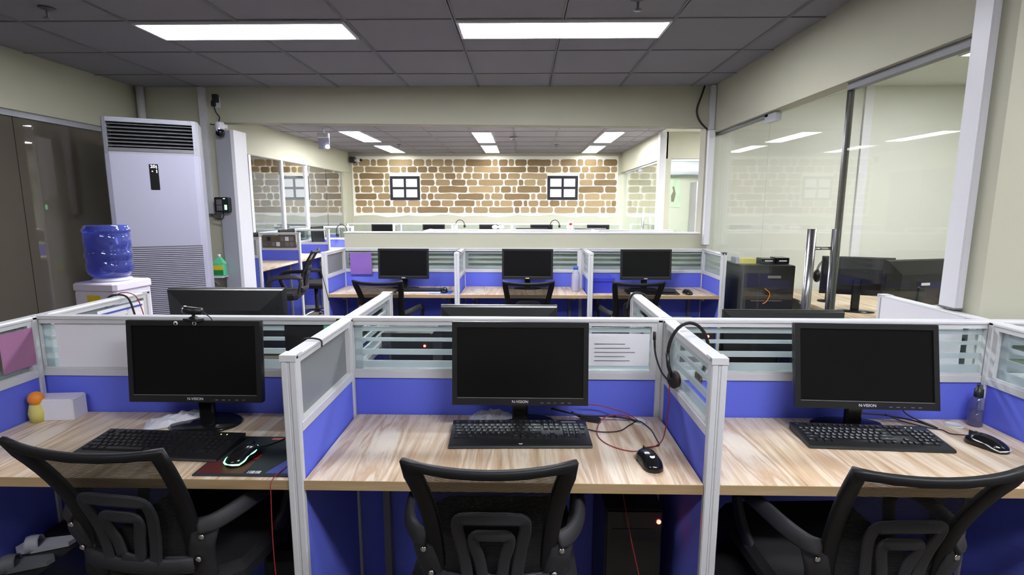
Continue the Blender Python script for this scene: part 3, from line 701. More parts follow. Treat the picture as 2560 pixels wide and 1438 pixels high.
mouse('plain black mouse with a lit round badge on the centre desk', (.365, 1.435, DZ), .16, logo=True, group=GMO,
      cable=[(.356, 1.491, zc_+.010), (.366, 1.53, zc_), (.405, 1.545, zc_), (.424, 1.555, zc_), (.426, 1.60, zc_), (.425, 1.67, zc_), (.405, 1.715, zc_+.006), (.398, 1.74, zc_)])
mouse('black gaming mouse with pale unlit outline on the right desk', (1.428, 1.570, DZ), .42, glow='print_white', group=GMO,
      cable=[(1.405, 1.622, zc_+.012), (1.39, 1.66, zc_), (1.385, 1.69, zc_), (1.36, 1.70, zc_), (1.30, 1.745, zc_+.004), (1.25, 1.77, zc_+.02)])
p2_ = thing('mouse_mat', 'small bright blue mouse mat against the half wall', 'mouse mat', (-.665, 4.325, ZD2))
MB().rbox(-.10, .085, -.075, .075, .0003, .003, .004).build('mat', 'pad_blue', p2_)
mouse('black mouse on the small blue mat', (-.645, 4.325, ZD2+.0033), .1, group='mice against the half wall',
      cable=[(-.65, 4.38, ZD2+.01), (-.66, 4.42, ZD2+.003), (-.7, 4.46, ZD2+.003), (-.8, 4.47, ZD2+.003)])
mouse('black mouse on the bare desk near the rightmost side partition', (1.345, 4.30, ZD2), .2, group='mice against the half wall',
      cable=[(1.335, 4.355, ZD2+.01), (1.34, 4.42, ZD2+.003), (1.42, 4.47, ZD2+.003), (1.35, 4.52, ZD2+.003), (1.2, 4.53, ZD2+.01)])
# ================================================================== chairs
ZB, ZT = .545, .90
def chair(label, loc, rz, group=None, up=0):
    t = thing('office_chair', label, 'chair', loc, rz, group)
    def S(s, q, off=0):
        w_ = .146+.042*max(q, 0)**2.0
        y = -.155*max(q, 0)**1.8-.024*(1-s*s)+.02*q
        z = ZB+(ZT-ZB)*q+.010*s*s*q*q+up
        return Vector((s*w_, y-off, z))
    # outline frame
    n = 12; loop = []
    for i in range(n+1): loop.append(S(-1+2*i/n, 1.0))
    for i in range(1, n): loop.append(S(1, 1-i/n))
    for i in range(n+1): loop.append(S(1-2*i/n, 0))
    for i in range(1, n): loop.append(S(-1, i/n))
    wid = [.021]*(n+1)+[.042]*(n-1)+[.034]*(n+1)+[.042]*(n-1)
    wid[0] = wid[n] = .040
    MB().sweep(loop, wid, .019, closed=True).build('back_frame', 'chair_black', t)
    MB().grid(lambda u, v: S((u*2-1)*.97, .02+.96*v, -.002), 16, 14).build('back_mesh', 'mesh', t)
    # moulded lumbar support behind the mesh
    def strap(pts, w_): return MB().sweep([S(a, b, .012) for a, b in smooth_2(pts)], w_, .009, smooth=False)
    def smooth_2(pts): return [(p.x, p.y) for p in smooth_path([(a, b, 0) for a, b in pts], 5)]
    sup = thing_part('lumbar_support', t)
    m = strap([(-.42, -.02), (-.50, .28), (-.55, .46), (-.46, .555), (0, .575), (.46, .555), (.55, .46), (.50, .28), (.42, -.02)], .031)
    q2 = strap([(-.16, .05), (-.22, .2), (-.30, .345), (-.24, .405), (0, .412), (.24, .405), (.30, .345), (.22, .2), (.16, .05), (0, .03), (-.16, .05)], .030)
    m.add(q2.v, q2.f, True)
    m.build('lumbar_arch', 'chair_plastic', t)
    bpy.data.objects.remove(sup)
    MB().sweep([S(-1.0+.2*i, -.03, .004) for i in range(11)], .045, .026).build('crossbar', 'chair_plastic', t)
    for s in (-1, 1):
        A = MB().sweep(smooth_path([(s*.150, .03, .46+up), (s*.162, .005, .56+up), (s*.176, -.005, .61+up), (s*.186, .005, .655+up)], 5), .058, .022, nrm=(s*.3, -1, 0))
        A = A.build('arm_bracket', 'chair_plastic', t)
        MB().sweep(smooth_path([(s*.170, -.012, .650+up), (s*.204, .005, .658+up), (s*.232, .06, .668+up), (s*.246, .16, .668+up), (s*.248, .25, .655+up), (s*.244, .29, .61+up), (s*.232, .27, .53+up), (s*.215, .23, .47+up)], 5), .042, .020, nrm=(s*1, 0, .4)).build('armrest', 'chair_plastic', t)
        for zz in (.555, .625):
            MB().lathe([(.008, 0), (.008, .003), (.004, .005), (.001, .005)], 12).xf(TR(s*(.162 if zz < .6 else .180), -.010 if zz < .6 else -.016, zz+up) @ RX(PI/2)).build('bolt', 'chrome', t)
    MB().rbox(-.235, .235, .02, .47, .43+up, .50+up, .04).build('seat', 'seat_fabric', t)
    MB().tube([(0, .24, .10), (0, .24, .43+up)], .025, 12).build('gas_lift', 'black_satin', t)
    for k in range(5):
        a = 2*PI*k/5+.3; c, s_ = math.cos(a), math.sin(a)
        MB().tube([(0, .24, .11), (c*.15, .24+s_*.15, .095), (c*.25, .24+s_*.25, .07)], [.028, .022, .015], 8).build('base_leg', 'chrome', t)
        MB().lathe([(.012, -.012), (.026, -.011), (.026, .011), (.012, .012)], 14).xf(TR(c*.25, .24+s_*.25, .027) @ RZ(a+PI/2) @ RY(PI/2)).build('caster', 'rubber', t)
    return t
def thing_part(n, p):
    o = bpy.data.objects.new(n, None); C.objects.link(o); o.parent = p; return o
GC = 'office chairs at the near desks'
ch = chair('black mesh-back office chair at the centre desk, seen square from behind', (-.072, 1.23, 0), .0, GC); ch.scale = (.96, 1, 1)
chair('black mesh-back office chair at the left desk, cut by the left edge', (-1.02, 1.29, 0), -.12, GC, up=.0).scale = (1.07, 1, 1)
dup(ch, (.895, 1.22, 0), .04, 'black mesh-back office chair at the right desk', GC)
G2C = 'office chairs against the half wall'
dup(ch, (-1.08, 4.06, 0), -.06, 'mesh-back chair at the desk with the small blue mouse mat', G2C)
dup(ch, (.042, 4.06, 0), .03, 'mesh-back chair at the middle desk against the half wall', G2C)
dup(ch, (.865, 4.06, 0), 0, 'mesh-back chair at the desk with the blue storage box', G2C)
G3C = 'chairs facing the far left glass'
dup(ch, (-2.44, 5.83, 0), PI/2+.2, 'tall dark chair in the far left bay nearest the grey door jamb', G3C, (1.05, 1.05, 1.08))
dup(ch, (-2.46, 6.85, 0), PI/2-.05, 'tall dark chair in the second far left bay', G3C, (1.05, 1.05, 1.0))
# ================================================================== floor-standing air conditioner
ac = thing('air_conditioner', 'tall white floor-standing air conditioner in the left corner', 'air conditioner', (-2.615, 3.80, 0), .46)
W, H = .29, 2.075
prof = [(-W, .36), (-W, .05), (-W+.012, .012), (-W+.04, 0), (W-.04, 0), (W-.012, .012), (W, .05), (W, .36)]
MB().prism(prof, .05, 1.83, 'z').build('cabinet', 'ac_white', ac)
MB().rbox(-W+.02, W-.02, .02, .35, 0, .05, .01).build('plinth', 'ac_grey', ac)
hd = MB().prism([(-W+.001, .36), (-W+.001, .05), (-W+.013, .013), (-W+.035, .002), (-W+.036, .36)], 1.83, H, 'z').prism([(W-.001, .36), (W-.001, .05), (W-.013, .013), (W-.035, .002), (W-.036, .36)], 1.83, H, 'z').box(-W+.035, W-.035, 0, .36, 2.045, H).box(-W+.035, W-.035, .0, .36, 1.83, 1.845).box(-W+.035, W-.035, .14, .36, 1.845, 2.045)
head = hd.build('outlet_head', 'ac_grey', ac)
MB().box(-W+.036, W-.036, .136, .1395, 1.846, 2.044).build('outlet_back', 'ac_dark', head)
for k in range(7):
    z = 1.885+k*.0245
    MB().prism([(.012, z-.003), (.055, z+.012), (.055, z+.016), (.012, z+.001)], -W+.037, W-.037, 'x').build('louver', 'ac_louver', head)
MB().prism([(.004, 1.848), (.03, 1.850), (.03, 1.874), (.008, 1.872)], -W+.037, W-.037, 'x').build('flap', 'ac_louver', head)
dsp = MB().rbox(-.028, .028, -.003, .002, 1.585, 1.765, .004, 'y').build('display', 'black_gloss', ac)
text('digits', '20', .03, 'led_white', dsp, TR(-.004, -.0036, 1.748) @ RX(PI/2))
MB().box(.015, .019, -.0036, -.003, 1.735, 1.755).box(.015, .019, -.0036, -.003, 1.705, 1.725).box(-.012, -.006, -.0036, -.003, 1.712, 1.718).build('indicator', 'led_white', dsp)
gr = MB()
for k in range(72): gr.box(-W+.03, W-.03, -.004, .001, .16+k*.0142, .1665+k*.0142)
gr.build('intake_grille', 'ac_white', ac)['kind'] = 'stuff'
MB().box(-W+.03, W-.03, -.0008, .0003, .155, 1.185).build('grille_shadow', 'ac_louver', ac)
MB().tube([(-3.27, 4.67, 1.9), (-3.27, 4.67, CEIL)], .03, 14).build('pipe_sleeve', 'alu', None)
bpy.data.objects['pipe_sleeve'].name = 'drain_pipe'
tag(bpy.data.objects['drain_pipe'], 'grey pipe running up behind the air conditioner to the ceiling', 'pipe')
# ================================================================== water dispenser and bottle
wd = thing('water_dispenser', 'white water dispenser with a yellow sticker beside the air conditioner', 'water dispenser', (-2.345, 2.97, -.03), 1.47)
q = .128
MB().rbox(-q, q, -q, q, .02, 1.035, .012).build('cabinet', 'dispenser', wd)
MB().rbox(-q-.006, q+.006, -q-.008, q+.006, 1.035, 1.082, .016).build('top_cover', 'dispenser', wd)
MB().lathe([(.09, 0), (.098, .006), (.09, .016), (.075, .02)], 28, (0, 0, 1.082)).build('bottle_seat', 'white_plastic', wd)
MB().box(-q-.0015, -q, -.035, .045, .955, 1.015).build('sticker', 'yellow', wd)
MB().box(-.09, .09, -q-.0015, -q, .55, .86).build('tap_recess', 'ac_grey', wd)
for dx in (-.05, .05): MB().rbox(dx-.018, dx+.018, -q-.05, -q, .80, .84, .006).build('tap', 'red' if dx < 0 else 'pad_blue', wd)
MB().box(.05, .056, -q-.002, -q, .975, .981).box(.068, .074, -q-.002, -q, .975, .981).build('indicator', 'led_white', wd)
MB().box(-.07, -.03, -q-.0012, -q, .985, .993).build('brand_mark', 'pad_blue', wd)
bt = thing('water_bottle', 'blue five-gallon water bottle upside down on the dispenser', 'water bottle', (-2.35, 2.97, 1.0725)); bt.scale = (.85, .85, 1.03)
MB().lathe([(.06, 0), (.10, .004), (.124, .022), (.131, .045), (.132, .075), (.124, .088), (.124, .097), (.133, .108), (.134, .135), (.126, .148), (.1255, .157), (.131, .168), (.131, .235), (.126, .243), (.134, .250), (.135, .262), (.127, .270), (.124, .277), (.122, .284), (.10, .288), (.001, .286)], 40).build('jug', 'bottle_blue', bt)
MB().lathe([(.05, .006), (.095, .01), (.115, .03), (.116, .22), (.001, .221)], 28).build('water', 'bottle_clear', bt)
# ================================================================== things on the left pier
def trunk(label, x0, x1, y0, y1, z0, z1, m='alu', cap=None):
    t = thing('cable_trunking', label, 'cable trunking', ((x0+x1)/2, (y0+y1)/2, z0), 0, 'cable trunkings on the walls')
    a, b, c = (x1-x0)/2, (y1-y0)/2, z1-z0
    MB().box(-a, a, -b, b, 0, c).build('channel', m, t)
    MB().box(-a-.002, a+.002, -b-.002, b+.002, .0, .006).build('end_cap', 'alu_groove', t)
    MB().box(-a*.6, a*.6, -b-.0015, -b, .006, c).build('cover', m, t)
    return t
trunk('grey cable trunking from the ceiling down to the fingerprint reader', -2.785, -2.725, 4.69, 4.719, 1.40, CEIL)
trunk('white cable trunking down the right wall beside the near glass pane', 1.59, 1.619, 1.955, 2.03, 1.10, CEIL, 'white_plastic')
trunk('grey upper cable trunking in the far right corner', 1.575, 1.615, 4.67, 4.715, 2.11, CEIL, 'alu')
trunk('white lower cable trunking in the far right corner ending above the partition', 1.57, 1.617, 4.65, 4.70, 1.14, 2.11, 'white_plastic')
dc = MB().tube(smooth_path([(1.525, 4.70, CEIL-.002), (1.50, 4.69, 2.40), (1.468, 4.69, 2.30), (1.470, 4.69, 2.24), (1.50, 4.69, 2.18), (1.56, 4.69, 2.12)], 8), .008, 8).build('hanging_cable', 'cable_black')
tag(dc, 'dark cable looping from the ceiling to the far right trunking', 'cable')
ad = thing('power_adapter', 'black power adapter plugged in high above the dome camera', 'power adapter', (-2.638, 4.719, 2.33))
MB().rbox(-.018, .028, -.05, -.012, .02, .085, .006).rbox(-.034, .0, -.04, -.012, -.012, .035, .005).build('adapter', 'black_matt', ad)
MB().box(-.03, .03, -.012, -.0005, -.02, .06).build('socket', 'white_plastic', ad)
MB().tube(smooth_path([(-.01, -.03, -.01), (.0, -.03, -.06), (.022, -.02, -.10), (.01, -.02, -.14), (-.03, -.01, -.16), (-.07, -.008, -.155)], 6), .004, 6).build('cable', 'cable_black', ad)
pt = thing('dome_camera', 'white pan-and-tilt security camera with dark dome on the left pier', 'security camera', (-2.575, 4.62, 2.115))
MB().lathe([(.034, .0), (.036, .01), (.036, .05), (.030, .062), (.001, .063)], 22).build('base', 'white_plastic', pt)
MB().box(-.012, .012, .02, .10, .02, .05).build('wall_arm', 'white_plastic', pt)
MB().ellipsoid((.0, -.002, -.025), (.036, .036, .038), 20, 12).build('dome', 'black_gloss', pt)
MB().lathe([(.022, 0), (.022, .004), (.001, .008)], 18).xf(TR(-.018, -.022, -.02) @ RZ(-.6) @ RX(PI/2)).build('lens_cover', 'white_plastic', pt)
MB().ellipsoid((.012, -.036, .002), (.004, .003, .004), 10, 6).build('status_light', 'led_blue', pt)
fp = thing('fingerprint_reader', 'black fingerprint reader with green lit sensor on the left pier', 'fingerprint reader', (-2.607, 4.659, 1.42))
MB().rbox(-.068, .062, -.045, 0, 0, .128, .008, 'y').build('case', 'black_satin', fp)
MB().box(-.048, .0, -.047, -.045, .062, .108).build('screen', 'ac_louver', fp)
kp = MB()
for r_ in range(4):
    for c_ in range(3): kp.box(-.047+c_*.017, -.034+c_*.017, -.0475, -.045, .014+r_*.011, .022+r_*.011)
kp.build('keypad', 'print_grey', fp)
MB().box(.022, .042, -.0475, -.045, .02, .062).build('sensor', 'led_green', fp)
MB().box(.014, .03, -.0475, -.045, .112, .118).build('status_light', 'led_green', fp)
MB().tube(smooth_path([(-.005, -.02, .0), (-.01, -.02, -.04), (-.04, -.01, -.062), (-.09, -.01, -.05), (-.125, -.005, -.02)], 6), .004, 6).build('cable', 'cable_black', fp)
sh = thing('bracket_shelf', 'small white shelf bracket on the left pier holding the green jug', 'shelf', (-2.70, 4.659, .85))
MB().box(-.085, .075, -.10, .058, 0, .012).box(-.085, .075, .045, .058, .012, .05).build('plate', 'white_plastic', sh)
MB().prism([(-.09, 0), (.058, 0), (.058, -.09)], -.05, -.044, 'x').build('bracket', 'white_plastic', sh)
jg = thing('sanitizer_jug', 'green jug with a yellow and green label on the small wall shelf', 'jug', (-2.665, 4.605, .863))
MB().rbox(-.052, .052, -.032, .032, 0, .11, .012).add([(-.05,-.03,.11),(.05,-.03,.11),(.05,.03,.11),(-.05,.03,.11),(-.012,-.012,.165),(.014,-.012,.165),(.014,.012,.165),(-.012,.012,.165)], [(i,(i+1)%4,4+(i+1)%4,4+i) for i in range(4)]+[(4,5,6,7)]).build('body', 'green_liquid', jg)
MB().tube([(.001, 0, .163), (.001, 0, .19)], .013, 12).build('cap', 'white_plastic', jg)
MB().box(-.04, .046, -.0335, -.032, .055, .095).build('label_band', 'yellow', jg)
MB().box(-.04, .046, -.0335, -.032, .01, .055).build('label_band', 'green', jg)
hs_ = thing('spray_bottle', 'black dispenser bottle beside the green jug on the wall shelf', 'bottle', (-2.755, 4.60, .863))
MB().lathe([(.024, 0), (.026, .01), (.026, .12), (.018, .14), (.001, .141)], 18).build('body', 'black_satin', hs_)
MB().tube([(0, 0, .14), (0, 0, .18), (0, -.03, .182)], .006, 8).build('pump', 'white_plastic', hs_)
# ================================================================== brick mural and paper windows
mx = lambda zx: -3.30+(780+.4311*zx-878)*(5.12/667)
mz = lambda zy: 2.385-(180+.4311*zy-395)*(1.11/145)
mu_ = thing('brick_mural', 'printed brick-pattern paper covering the far wall', 'wall mural', (0, YR-.001, 0))
pts = [(mx(226), mz(488)), (mx(1776), mz(488))]
bot = [(mx(1776-i*1550/24), mz(832+6*math.sin(i*1.9)+4*math.sin(i*.7))) for i in range(25)]
MB().prism(pts+bot, -.004, 0).build('backing_paper', 'wallpaper', mu_)
ROWS = [(506,544,'232-262 268-332 338-368 375-436 444-582 588-652 660-692 696-765 770-815 820-888 893-1042 1048-1078 1085-1137 1142-1173 1180-1246 1252-1386 1392-1435 1442-1535 1540-1574 1582-1650 1655-1686 1692-1770'),
 (547,581,'232-296 303-440 447-508 515-545 551-608 612-668 674-726 735-820 825-880 890-932 938-1085 1092-1243 1250-1314 1320-1353 1358-1447 1455-1487 1494-1558 1565-1606 1614-1730 1735-1770'),
 (585,619,'234-260 268-412 418-445 628-705 712-764 770-832 838-868 876-924 930-988 996-1024 1030-1090 1096-1130 1137-1208 1216-1366 1553-1583 1590-1640 1646-1704 1710-1760'),
 (622,656,'236-262 270-330 340-406 412-442 628-708 716-800 808-890 897-958 966-1110 1118-1195 1200-1227 1234-1300 1307-1358 1555-1630 1638-1770'),
 (660,697,'238-266 273-342 348-404 410-440 628-675 680-725 730-900 908-1054 1060-1090 1097-1156 1163-1186 1192-1325 1332-1360 1550-1696 1703-1770'),
 (702,737,'240-366 374-446 628-660 666-700 706-838 845-996 1002-1032 1040-1108 1116-1265 1272-1300 1308-1366 1550-1578 1585-1674 1680-1766'),
 (742,776,'240-306 312-338 345-408 413-446 460-540 548-622 628-672 680-742 748-818 825-942 950-975 982-1050 1058-1088 1094-1164 1170-1222 1230-1252 1258-1316 1323-1376 1383-1440 1447-1475 1482-1546 1553-1585 1590-1704 1710-1740 1744-1770'),
 (780,815,'242-270 276-340 346-478 485-515 522-562 570-598 604-785 792-880 887-928 935-1020 1026-1170 1177-1205 1212-1264 1270-1304 1312-1402 1410-1532 1540-1575 1582-1672 1680-1708 1714-1770')]
for y0_, y1_, sp_ in ROWS:
    for seg in sp_.split():
        a_, b_ = map(int, seg.split('-')); x0_, x1_, z0_, z1_ = mx(a_), mx(b_), mz(y1_), mz(y0_)
        w2, h2 = (x1_-x0_)/2, (z1_-z0_)/2; r_ = min(.05, w2*.6, h2*.6); out = []
        j = lambda: random.uniform(-.007, .007)
        nx = max(1, int(w2/.07))
        for (sx_, sz_) in ((1, 1), (-1, 1), (-1, -1), (1, -1)):
            arc = [(sx_*(w2-r_+r_*math.cos(q_)), sz_*(h2-r_+r_*math.sin(q_))) for q_ in ((0, PI/4, PI/2) if sx_*sz_ > 0 else (PI/2, PI/4, 0))]
            out += [(u+j()*.5, v+j()*.5) for u, v in arc]
            if (sx_, sz_) in ((1, 1), (-1, -1)):
                for k in range(1, nx): out.append((sx_*(w2-2*w2*k/nx), sz_*h2+j()))
        mb = MB().prism(out, -.0065, -.004)
        o = mb.build('brick', random.choice(['brick_tan', 'brick_tan', 'brick_brown', 'brick_light']) if a_ > 700 else random.choice(['brick_tan', 'brick_light', 'brick_brown']), mu_)
        o.location = ((x0_+x1_)/2, 0, (z0_+z1_)/2)
for l_, a_, b_, c_, d_ in (('black paper window frame with four white panes on the left of the brick mural', 447, 622, 602, 740), ('black paper window frame with four white panes on the right of the brick mural', 1368, 1545, 600, 738)):
    x0_, x1_, z0_, z1_ = mx(a_), mx(b_), mz(d_), mz(c_)
    t = thing('paper_window', l_, 'paper window', ((x0_+x1_)/2, YR-.0085, z0_), 0, 'paper windows on the mural')
    w2, h_ = (x1_-x0_)/2, z1_-z0_; k_ = .052
    fr_ = MB().frame(-w2, w2, 0, h_, k_, -.008, 0).box(-k_*.42, k_*.42, -.008, 0, k_, h_-k_).box(-w2+k_, -k_*.42, -.008, 0, h_/2-k_*.42, h_/2+k_*.42).box(k_*.42, w2-k_, -.008, 0, h_/2-k_*.42, h_/2+k_*.42)
    fr_.build('frame', 'poster_black', t)
    for sx_ in (-1, 1):
        for zc in ((k_, h_/2-k_*.42), (h_/2+k_*.42, h_-k_)):
            xa, xb = sorted((sx_*(k_*.42+.001), sx_*(w2-k_-.001)))
            MB().box(xa, xb, -.004, -.001, zc[0]+.001, zc[1]-.001).build('pane', 'paper', t)
# ================================================================== far room fittings
ex = thing('hanging_sign', 'white exit sign hung from the far room ceiling by the left wall', 'sign', (-2.62, 7.15, CEIL))
MB().tube([(0, 0, 0), (0, 0, -.06)], .012, 10).rbox(-.075, .075, -.03, .03, -.12, -.06, .012).build('sign_housing', 'white_plastic', ex)
MB().box(-.07, .075, -.004, .004, -.26, -.12).build('plate', 'clear_plastic', ex)
MB().ellipsoid((.055, -.02, -.235), (.03, .02, .025), 12, 8).build('bright_spot', 'led_white', ex)  # glowing blob put in as a bright spot on the acrylic plate
bc_ = thing('bullet_camera', 'small white bullet camera in the corner above the brick mural', 'security camera', (-3.20, 10.35, 2.34))
MB().tube([(-.01, 0, 0), (.13, -.10, -.01)], .032, 14).build('barrel', 'white_plastic', bc_)
MB().tube([(.128, -.099, -.01), (.14, -.108, -.011)], .027, 14).build('lens', 'black_gloss', bc_)
MB().rbox(-.10, -.02, -.05, .09, -.05, .06, .008).build('junction_box', 'ac_dark', bc_)
sd = thing('smoke_detector', 'small grey smoke detector on the far room ceiling', 'smoke detector', (-.14, 8.05, CEIL))
MB().lathe([(.05, -.03), (.058, -.02), (.055, 0)], 20).build('cover', 'ac_grey', sd)
MB().lathe([(.022, -.045), (.026, -.03)], 14).build('chamber', 'ac_louver', sd)
def sprinkler(l, x, y):
    t = thing('sprinkler', l, 'sprinkler', (x, y, CEIL), 0, 'ceiling sprinklers')
    MB().lathe([(.012, -.012), (.036, -.006), (.038, 0)], 18).build('escutcheon', 'ac_louver', t)
    MB().tube([(0, 0, 0), (0, 0, -.045)], .007, 8).build('stem', 'alu_groove', t)
    MB().lathe([(.018, -.052), (.02, -.048), (.004, -.046)], 14).build('deflector', 'alu_groove', t)
sprinkler('ceiling sprinkler above the left end of the near room', -2.45, 2.87)
sprinkler('ceiling sprinkler above the right fluorescent panel', .56, 2.80)
sprinkler('ceiling sprinkler in the far room right of centre', .55, 9.0)
sprinkler('ceiling sprinkler in the far room above the left paper window', -2.05, 9.0)
od = ['first', 'second', 'third', 'fourth', 'fifth']
for i in range(5): desk('wood desk under the brick mural, %s bay of five' % od[i], x4[i]+.03, x4[i+1]-.03, 9.51, 9.975, .80, group='desks of the far room')
for i in range(3):
    desk('wood desk just beyond the half wall, near side, %s bay' % od[i], x3[i]+.03, x3[i+1]-.03, 6.82, 7.275, .80, group='desks of the far room')
    desk('wood desk just beyond the half wall, far side, %s bay' % od[i], x3[i]+.03, x3[i+1]-.03, 7.325, 7.8, .80, group='desks of the far room', front=1)
GFM = 'monitors of the far room rows'
xat = lambda px, Y: (px-1306.2)/1329*Y*1.0
for i, px in enumerate((957, 1085, 1226, 1353, 1493)): monitor('monitor under the brick mural, %s of five from the left' % od[i], (xat(px, 9.72), 9.70, .80), 0, .05, .218, W=.405, H=.25, name_text=False, detail=False, group=GFM)
for i, px in enumerate((1165, 1330, 1527, 1712)): monitor('monitor showing only its top over the half wall, %s of four from the left' % od[i], (xat(px, 7.07), 7.04, .80), 0, .05, .205+.004*(i == 2), W=.41, H=.25, name_text=False, detail=False, group=GFM)
for i, px in enumerate((1329, 1474)): monitor('back of a monitor above the long partition rail, %s of two' % ['left', 'right'][i], (xat(px, 7.5), 7.52, .80), PI, .05, .245, W=.44, H=.25, name_text=False, detail=False, group=GFM)
GLM = 'monitors facing the aisle at the far left'
for i, y in enumerate((5.95, 6.95, 8.0)): monitor('monitor in the %s bay along the far left glass, facing the aisle' % od[i], (-3.08, y, .81), PI/2, .05, .225, name_text=False, detail=False, group=GLM)
# rear side room: split air conditioner, picture, door leaf
sa = thing('split_air_conditioner', 'white split air conditioner on the wall of the far glass room', 'air conditioner', (3.05, YR-.002, 2.06))
MB().prism([(0, 0), (-.14, .0), (-.20, .06), (-.21, .24), (-.18, .27), (0, .27)], -.42, .42, 'x').build('casing', 'white_plastic', sa)
MB().box(-.38, .38, -.19, -.14, .004, .02).build('outlet_vane', 'ac_grey', sa)
pc_ = thing('picture', 'colourful picture on the wall of the far glass room', 'picture', (2.84, YR-.002, 1.46))
MB().box(-.18, .18, -.012, 0, 0, .55).build('print_sheet', 'pic_green', pc_)
MB().prism([(-.18, .05), (-.02, .05), (-.05, .25), (-.02, .5), (-.18, .55)], -.015, -.012).build('print_tree', 'pic_brown', pc_)
MB().prism([(.02, .1), (.07, .1), (.1, .25), (.06, .4), (.03, .38), (.05, .3), (.01, .22)], -.015, -.012).build('print_figure', 'pic_brown', pc_)
cb = thing('cabinet', 'pale grey upright cabinet in the far glass room', 'cabinet', (3.42, 10.2, 0))
MB().box(-.22, .22, -.18, .2, 0, 1.92).build('body', 'grey_door', cb); MB().box(-.2, .2, -.19, -.18, .05, 1.88).build('door', 'grey_door', cb)
# ================================================================== glass side room on the right
t = thing('desk', 'wood desk behind the glass with monitors and a roll of orange tape', 'desk', (2.5, 3.85, 0))
MB().box(-.32, .37, -.55, .85, .72, .745).build('tabletop', 'wood', t)
MB().box(-.32, .37, -.552, -.55, .72, .745).build('edge_band', 'wood_edge', t)
for q_ in (-.28, .32): MB().box(q_, q_+.03, -.5, .8, 0, .72).build('leg', 'cream_plastic', t)
st_ = thing('side_table', 'low dark stand under the open computer tower behind the glass', 'table', (1.92, 4.32, 0))
MB().box(-.2, .22, -.24, .24, .6, .625).build('top', 'black_satin', st_)
for a_ in (-.18, .19):
    for b_ in (-.21, .2): MB().box(a_-.015, a_+.015, b_-.015, b_+.015, 0, .6).build('leg', 'black_satin', st_)
def tower(label, loc, rz, w_=.18, d_=.42, h_=.40, led=True, open_side=False):
    t = thing('computer_tower', label, 'computer', loc, rz)
    MB().rbox(-w_/2, w_/2, -d_/2, d_/2, .008, h_, .004).build('case', 'black_satin', t)
    MB().box(-w_/2+.006, w_/2-.006, -d_/2-.008, -d_/2, .015, h_-.005).build('front_panel', 'black_gloss', t)
    MB().box(-w_/2+.02, w_/2-.02, -d_/2-.010, -d_/2-.008, h_-.10, h_-.06).build('drive_bay', 'black_matt', t)
    for sx_ in (-1, 1):
        for sy_ in (-1, 1): MB().box(sx_*w_*.35-.012, sx_*w_*.35+.012, sy_*d_*.4-.012, sy_*d_*.4+.012, 0, .008).build('foot', 'rubber', t)
    if led: MB().ellipsoid((w_/2-.014, -d_/2-.010, h_-.035), (.007, .004, .007), 10, 6).build('power_light', 'led_red', t)
    return t
ot = tower('computer tower standing sideways behind the glass with an open side and coiled wires', (1.90, 4.30, .625), PI/2, .36, .40, .40, led=True)
MB().box(-.17, -.168+.0, -.1, .1, .1, .3).build('inner_board', 'ac_louver', ot)
bb = MB().tube(smooth_path([(-.186, .02, .22), (-.19, -.02, .18), (-.188, .0, .12), (-.19, .03, .10)], 6), .0032, 8).build('wire_coil', 'orange', ot)
MB().box(-.182, -.1805, -.12, .12, .12, .125).box(-.182, -.1805, -.10, .0, .30, .32).build('sticker', 'print_grey', ot)
bxx = thing('storage_box', 'yellow and pale blue box on top of the open computer tower', 'box', (1.775, 4.28, 1.026))
MB().box(-.06, .075, -.05, .05, 0, .04).build('carton', 'pale_yellow', bxx); MB().box(-.085, -.06, -.05, .05, 0, .05).build('side', 'clear_plastic', bxx)
for i, (x_, z_) in enumerate(((1.945, 1.026), (2.055, 1.026))):
    t = thing('drive_unit', ['left black drive box on top of the open computer tower', 'right black drive box on top of the open computer tower'][i], 'drive', (x_, 4.28, z_), .0, 'drives on the tower')
    MB().rbox(-.05, .052, -.06, .06, 0, .042+.006*i, .004).build('case', 'black_gloss', t); MB().box(-.03, .03, -.0615, -.06, .02, .028).build('sticker', 'print_white', t)
GSM = 'monitors in the glass side room'
sm_ = monitor('large black monitor seen from behind in the glass side room with white stickers', (2.58, 3.52, .745), PI+.25, .05, .235, W=.53, H=.31, name_text=False, group=GSM)
monitor('dark monitor half hidden by the door handle in the glass side room', (2.36, 3.78, .745), PI-.35, .05, .245, W=.44, H=.27, name_text=False, group=GSM)
MB().box(-.215, -.165, .033, .0385, .335, .352).build('sticker', 'print_white', sm_)
MB().box(-.05, .02, .0665, .0672, .225, .242).build('sticker', 'print_white', sm_)
hp_ = thing('headphones', 'grey headphones hung on a stand behind the door handle', 'headphones', (2.36, 4.12, .745))
MB().lathe([(.06, 0), (.06, .01), (.01, .014), (.008, .26), (.02, .262)], 16).build('stand', 'black_satin', hp_)
MB().tube([(.085*math.cos(a_), 0, .24+.09*math.sin(a_)) for a_ in [PI*k/14 for k in range(15)]], .009, 8).build('headband', 'alu_groove', hp_)
for s_ in (-1, 1): MB().ellipsoid((s_*.085, 0, .20), (.024, .042, .05), 14, 8).build('ear_cup', 'black_satin', hp_)
tp = thing('tape_roll', 'roll of orange tape on the desk behind the glass', 'tape', (2.42, 3.42, .7455))
MB().lathe([(.02, -.012), (.032, -.012), (.032, .012), (.02, .012)], 20).xf(TR(0, 0, .0325) @ RZ(.4) @ RX(PI/2)).build('roll', 'orange', tp)
mg = thing('mug', 'pale mug with a handle beside the orange tape', 'mug', (2.52, 3.34, .7455))
MB().lathe([(.03, 0), (.034, .004), (.035, .06), (.03, .06), (.03, .01), (.001, .009)], 18).build('cup', 'ac_grey', mg)
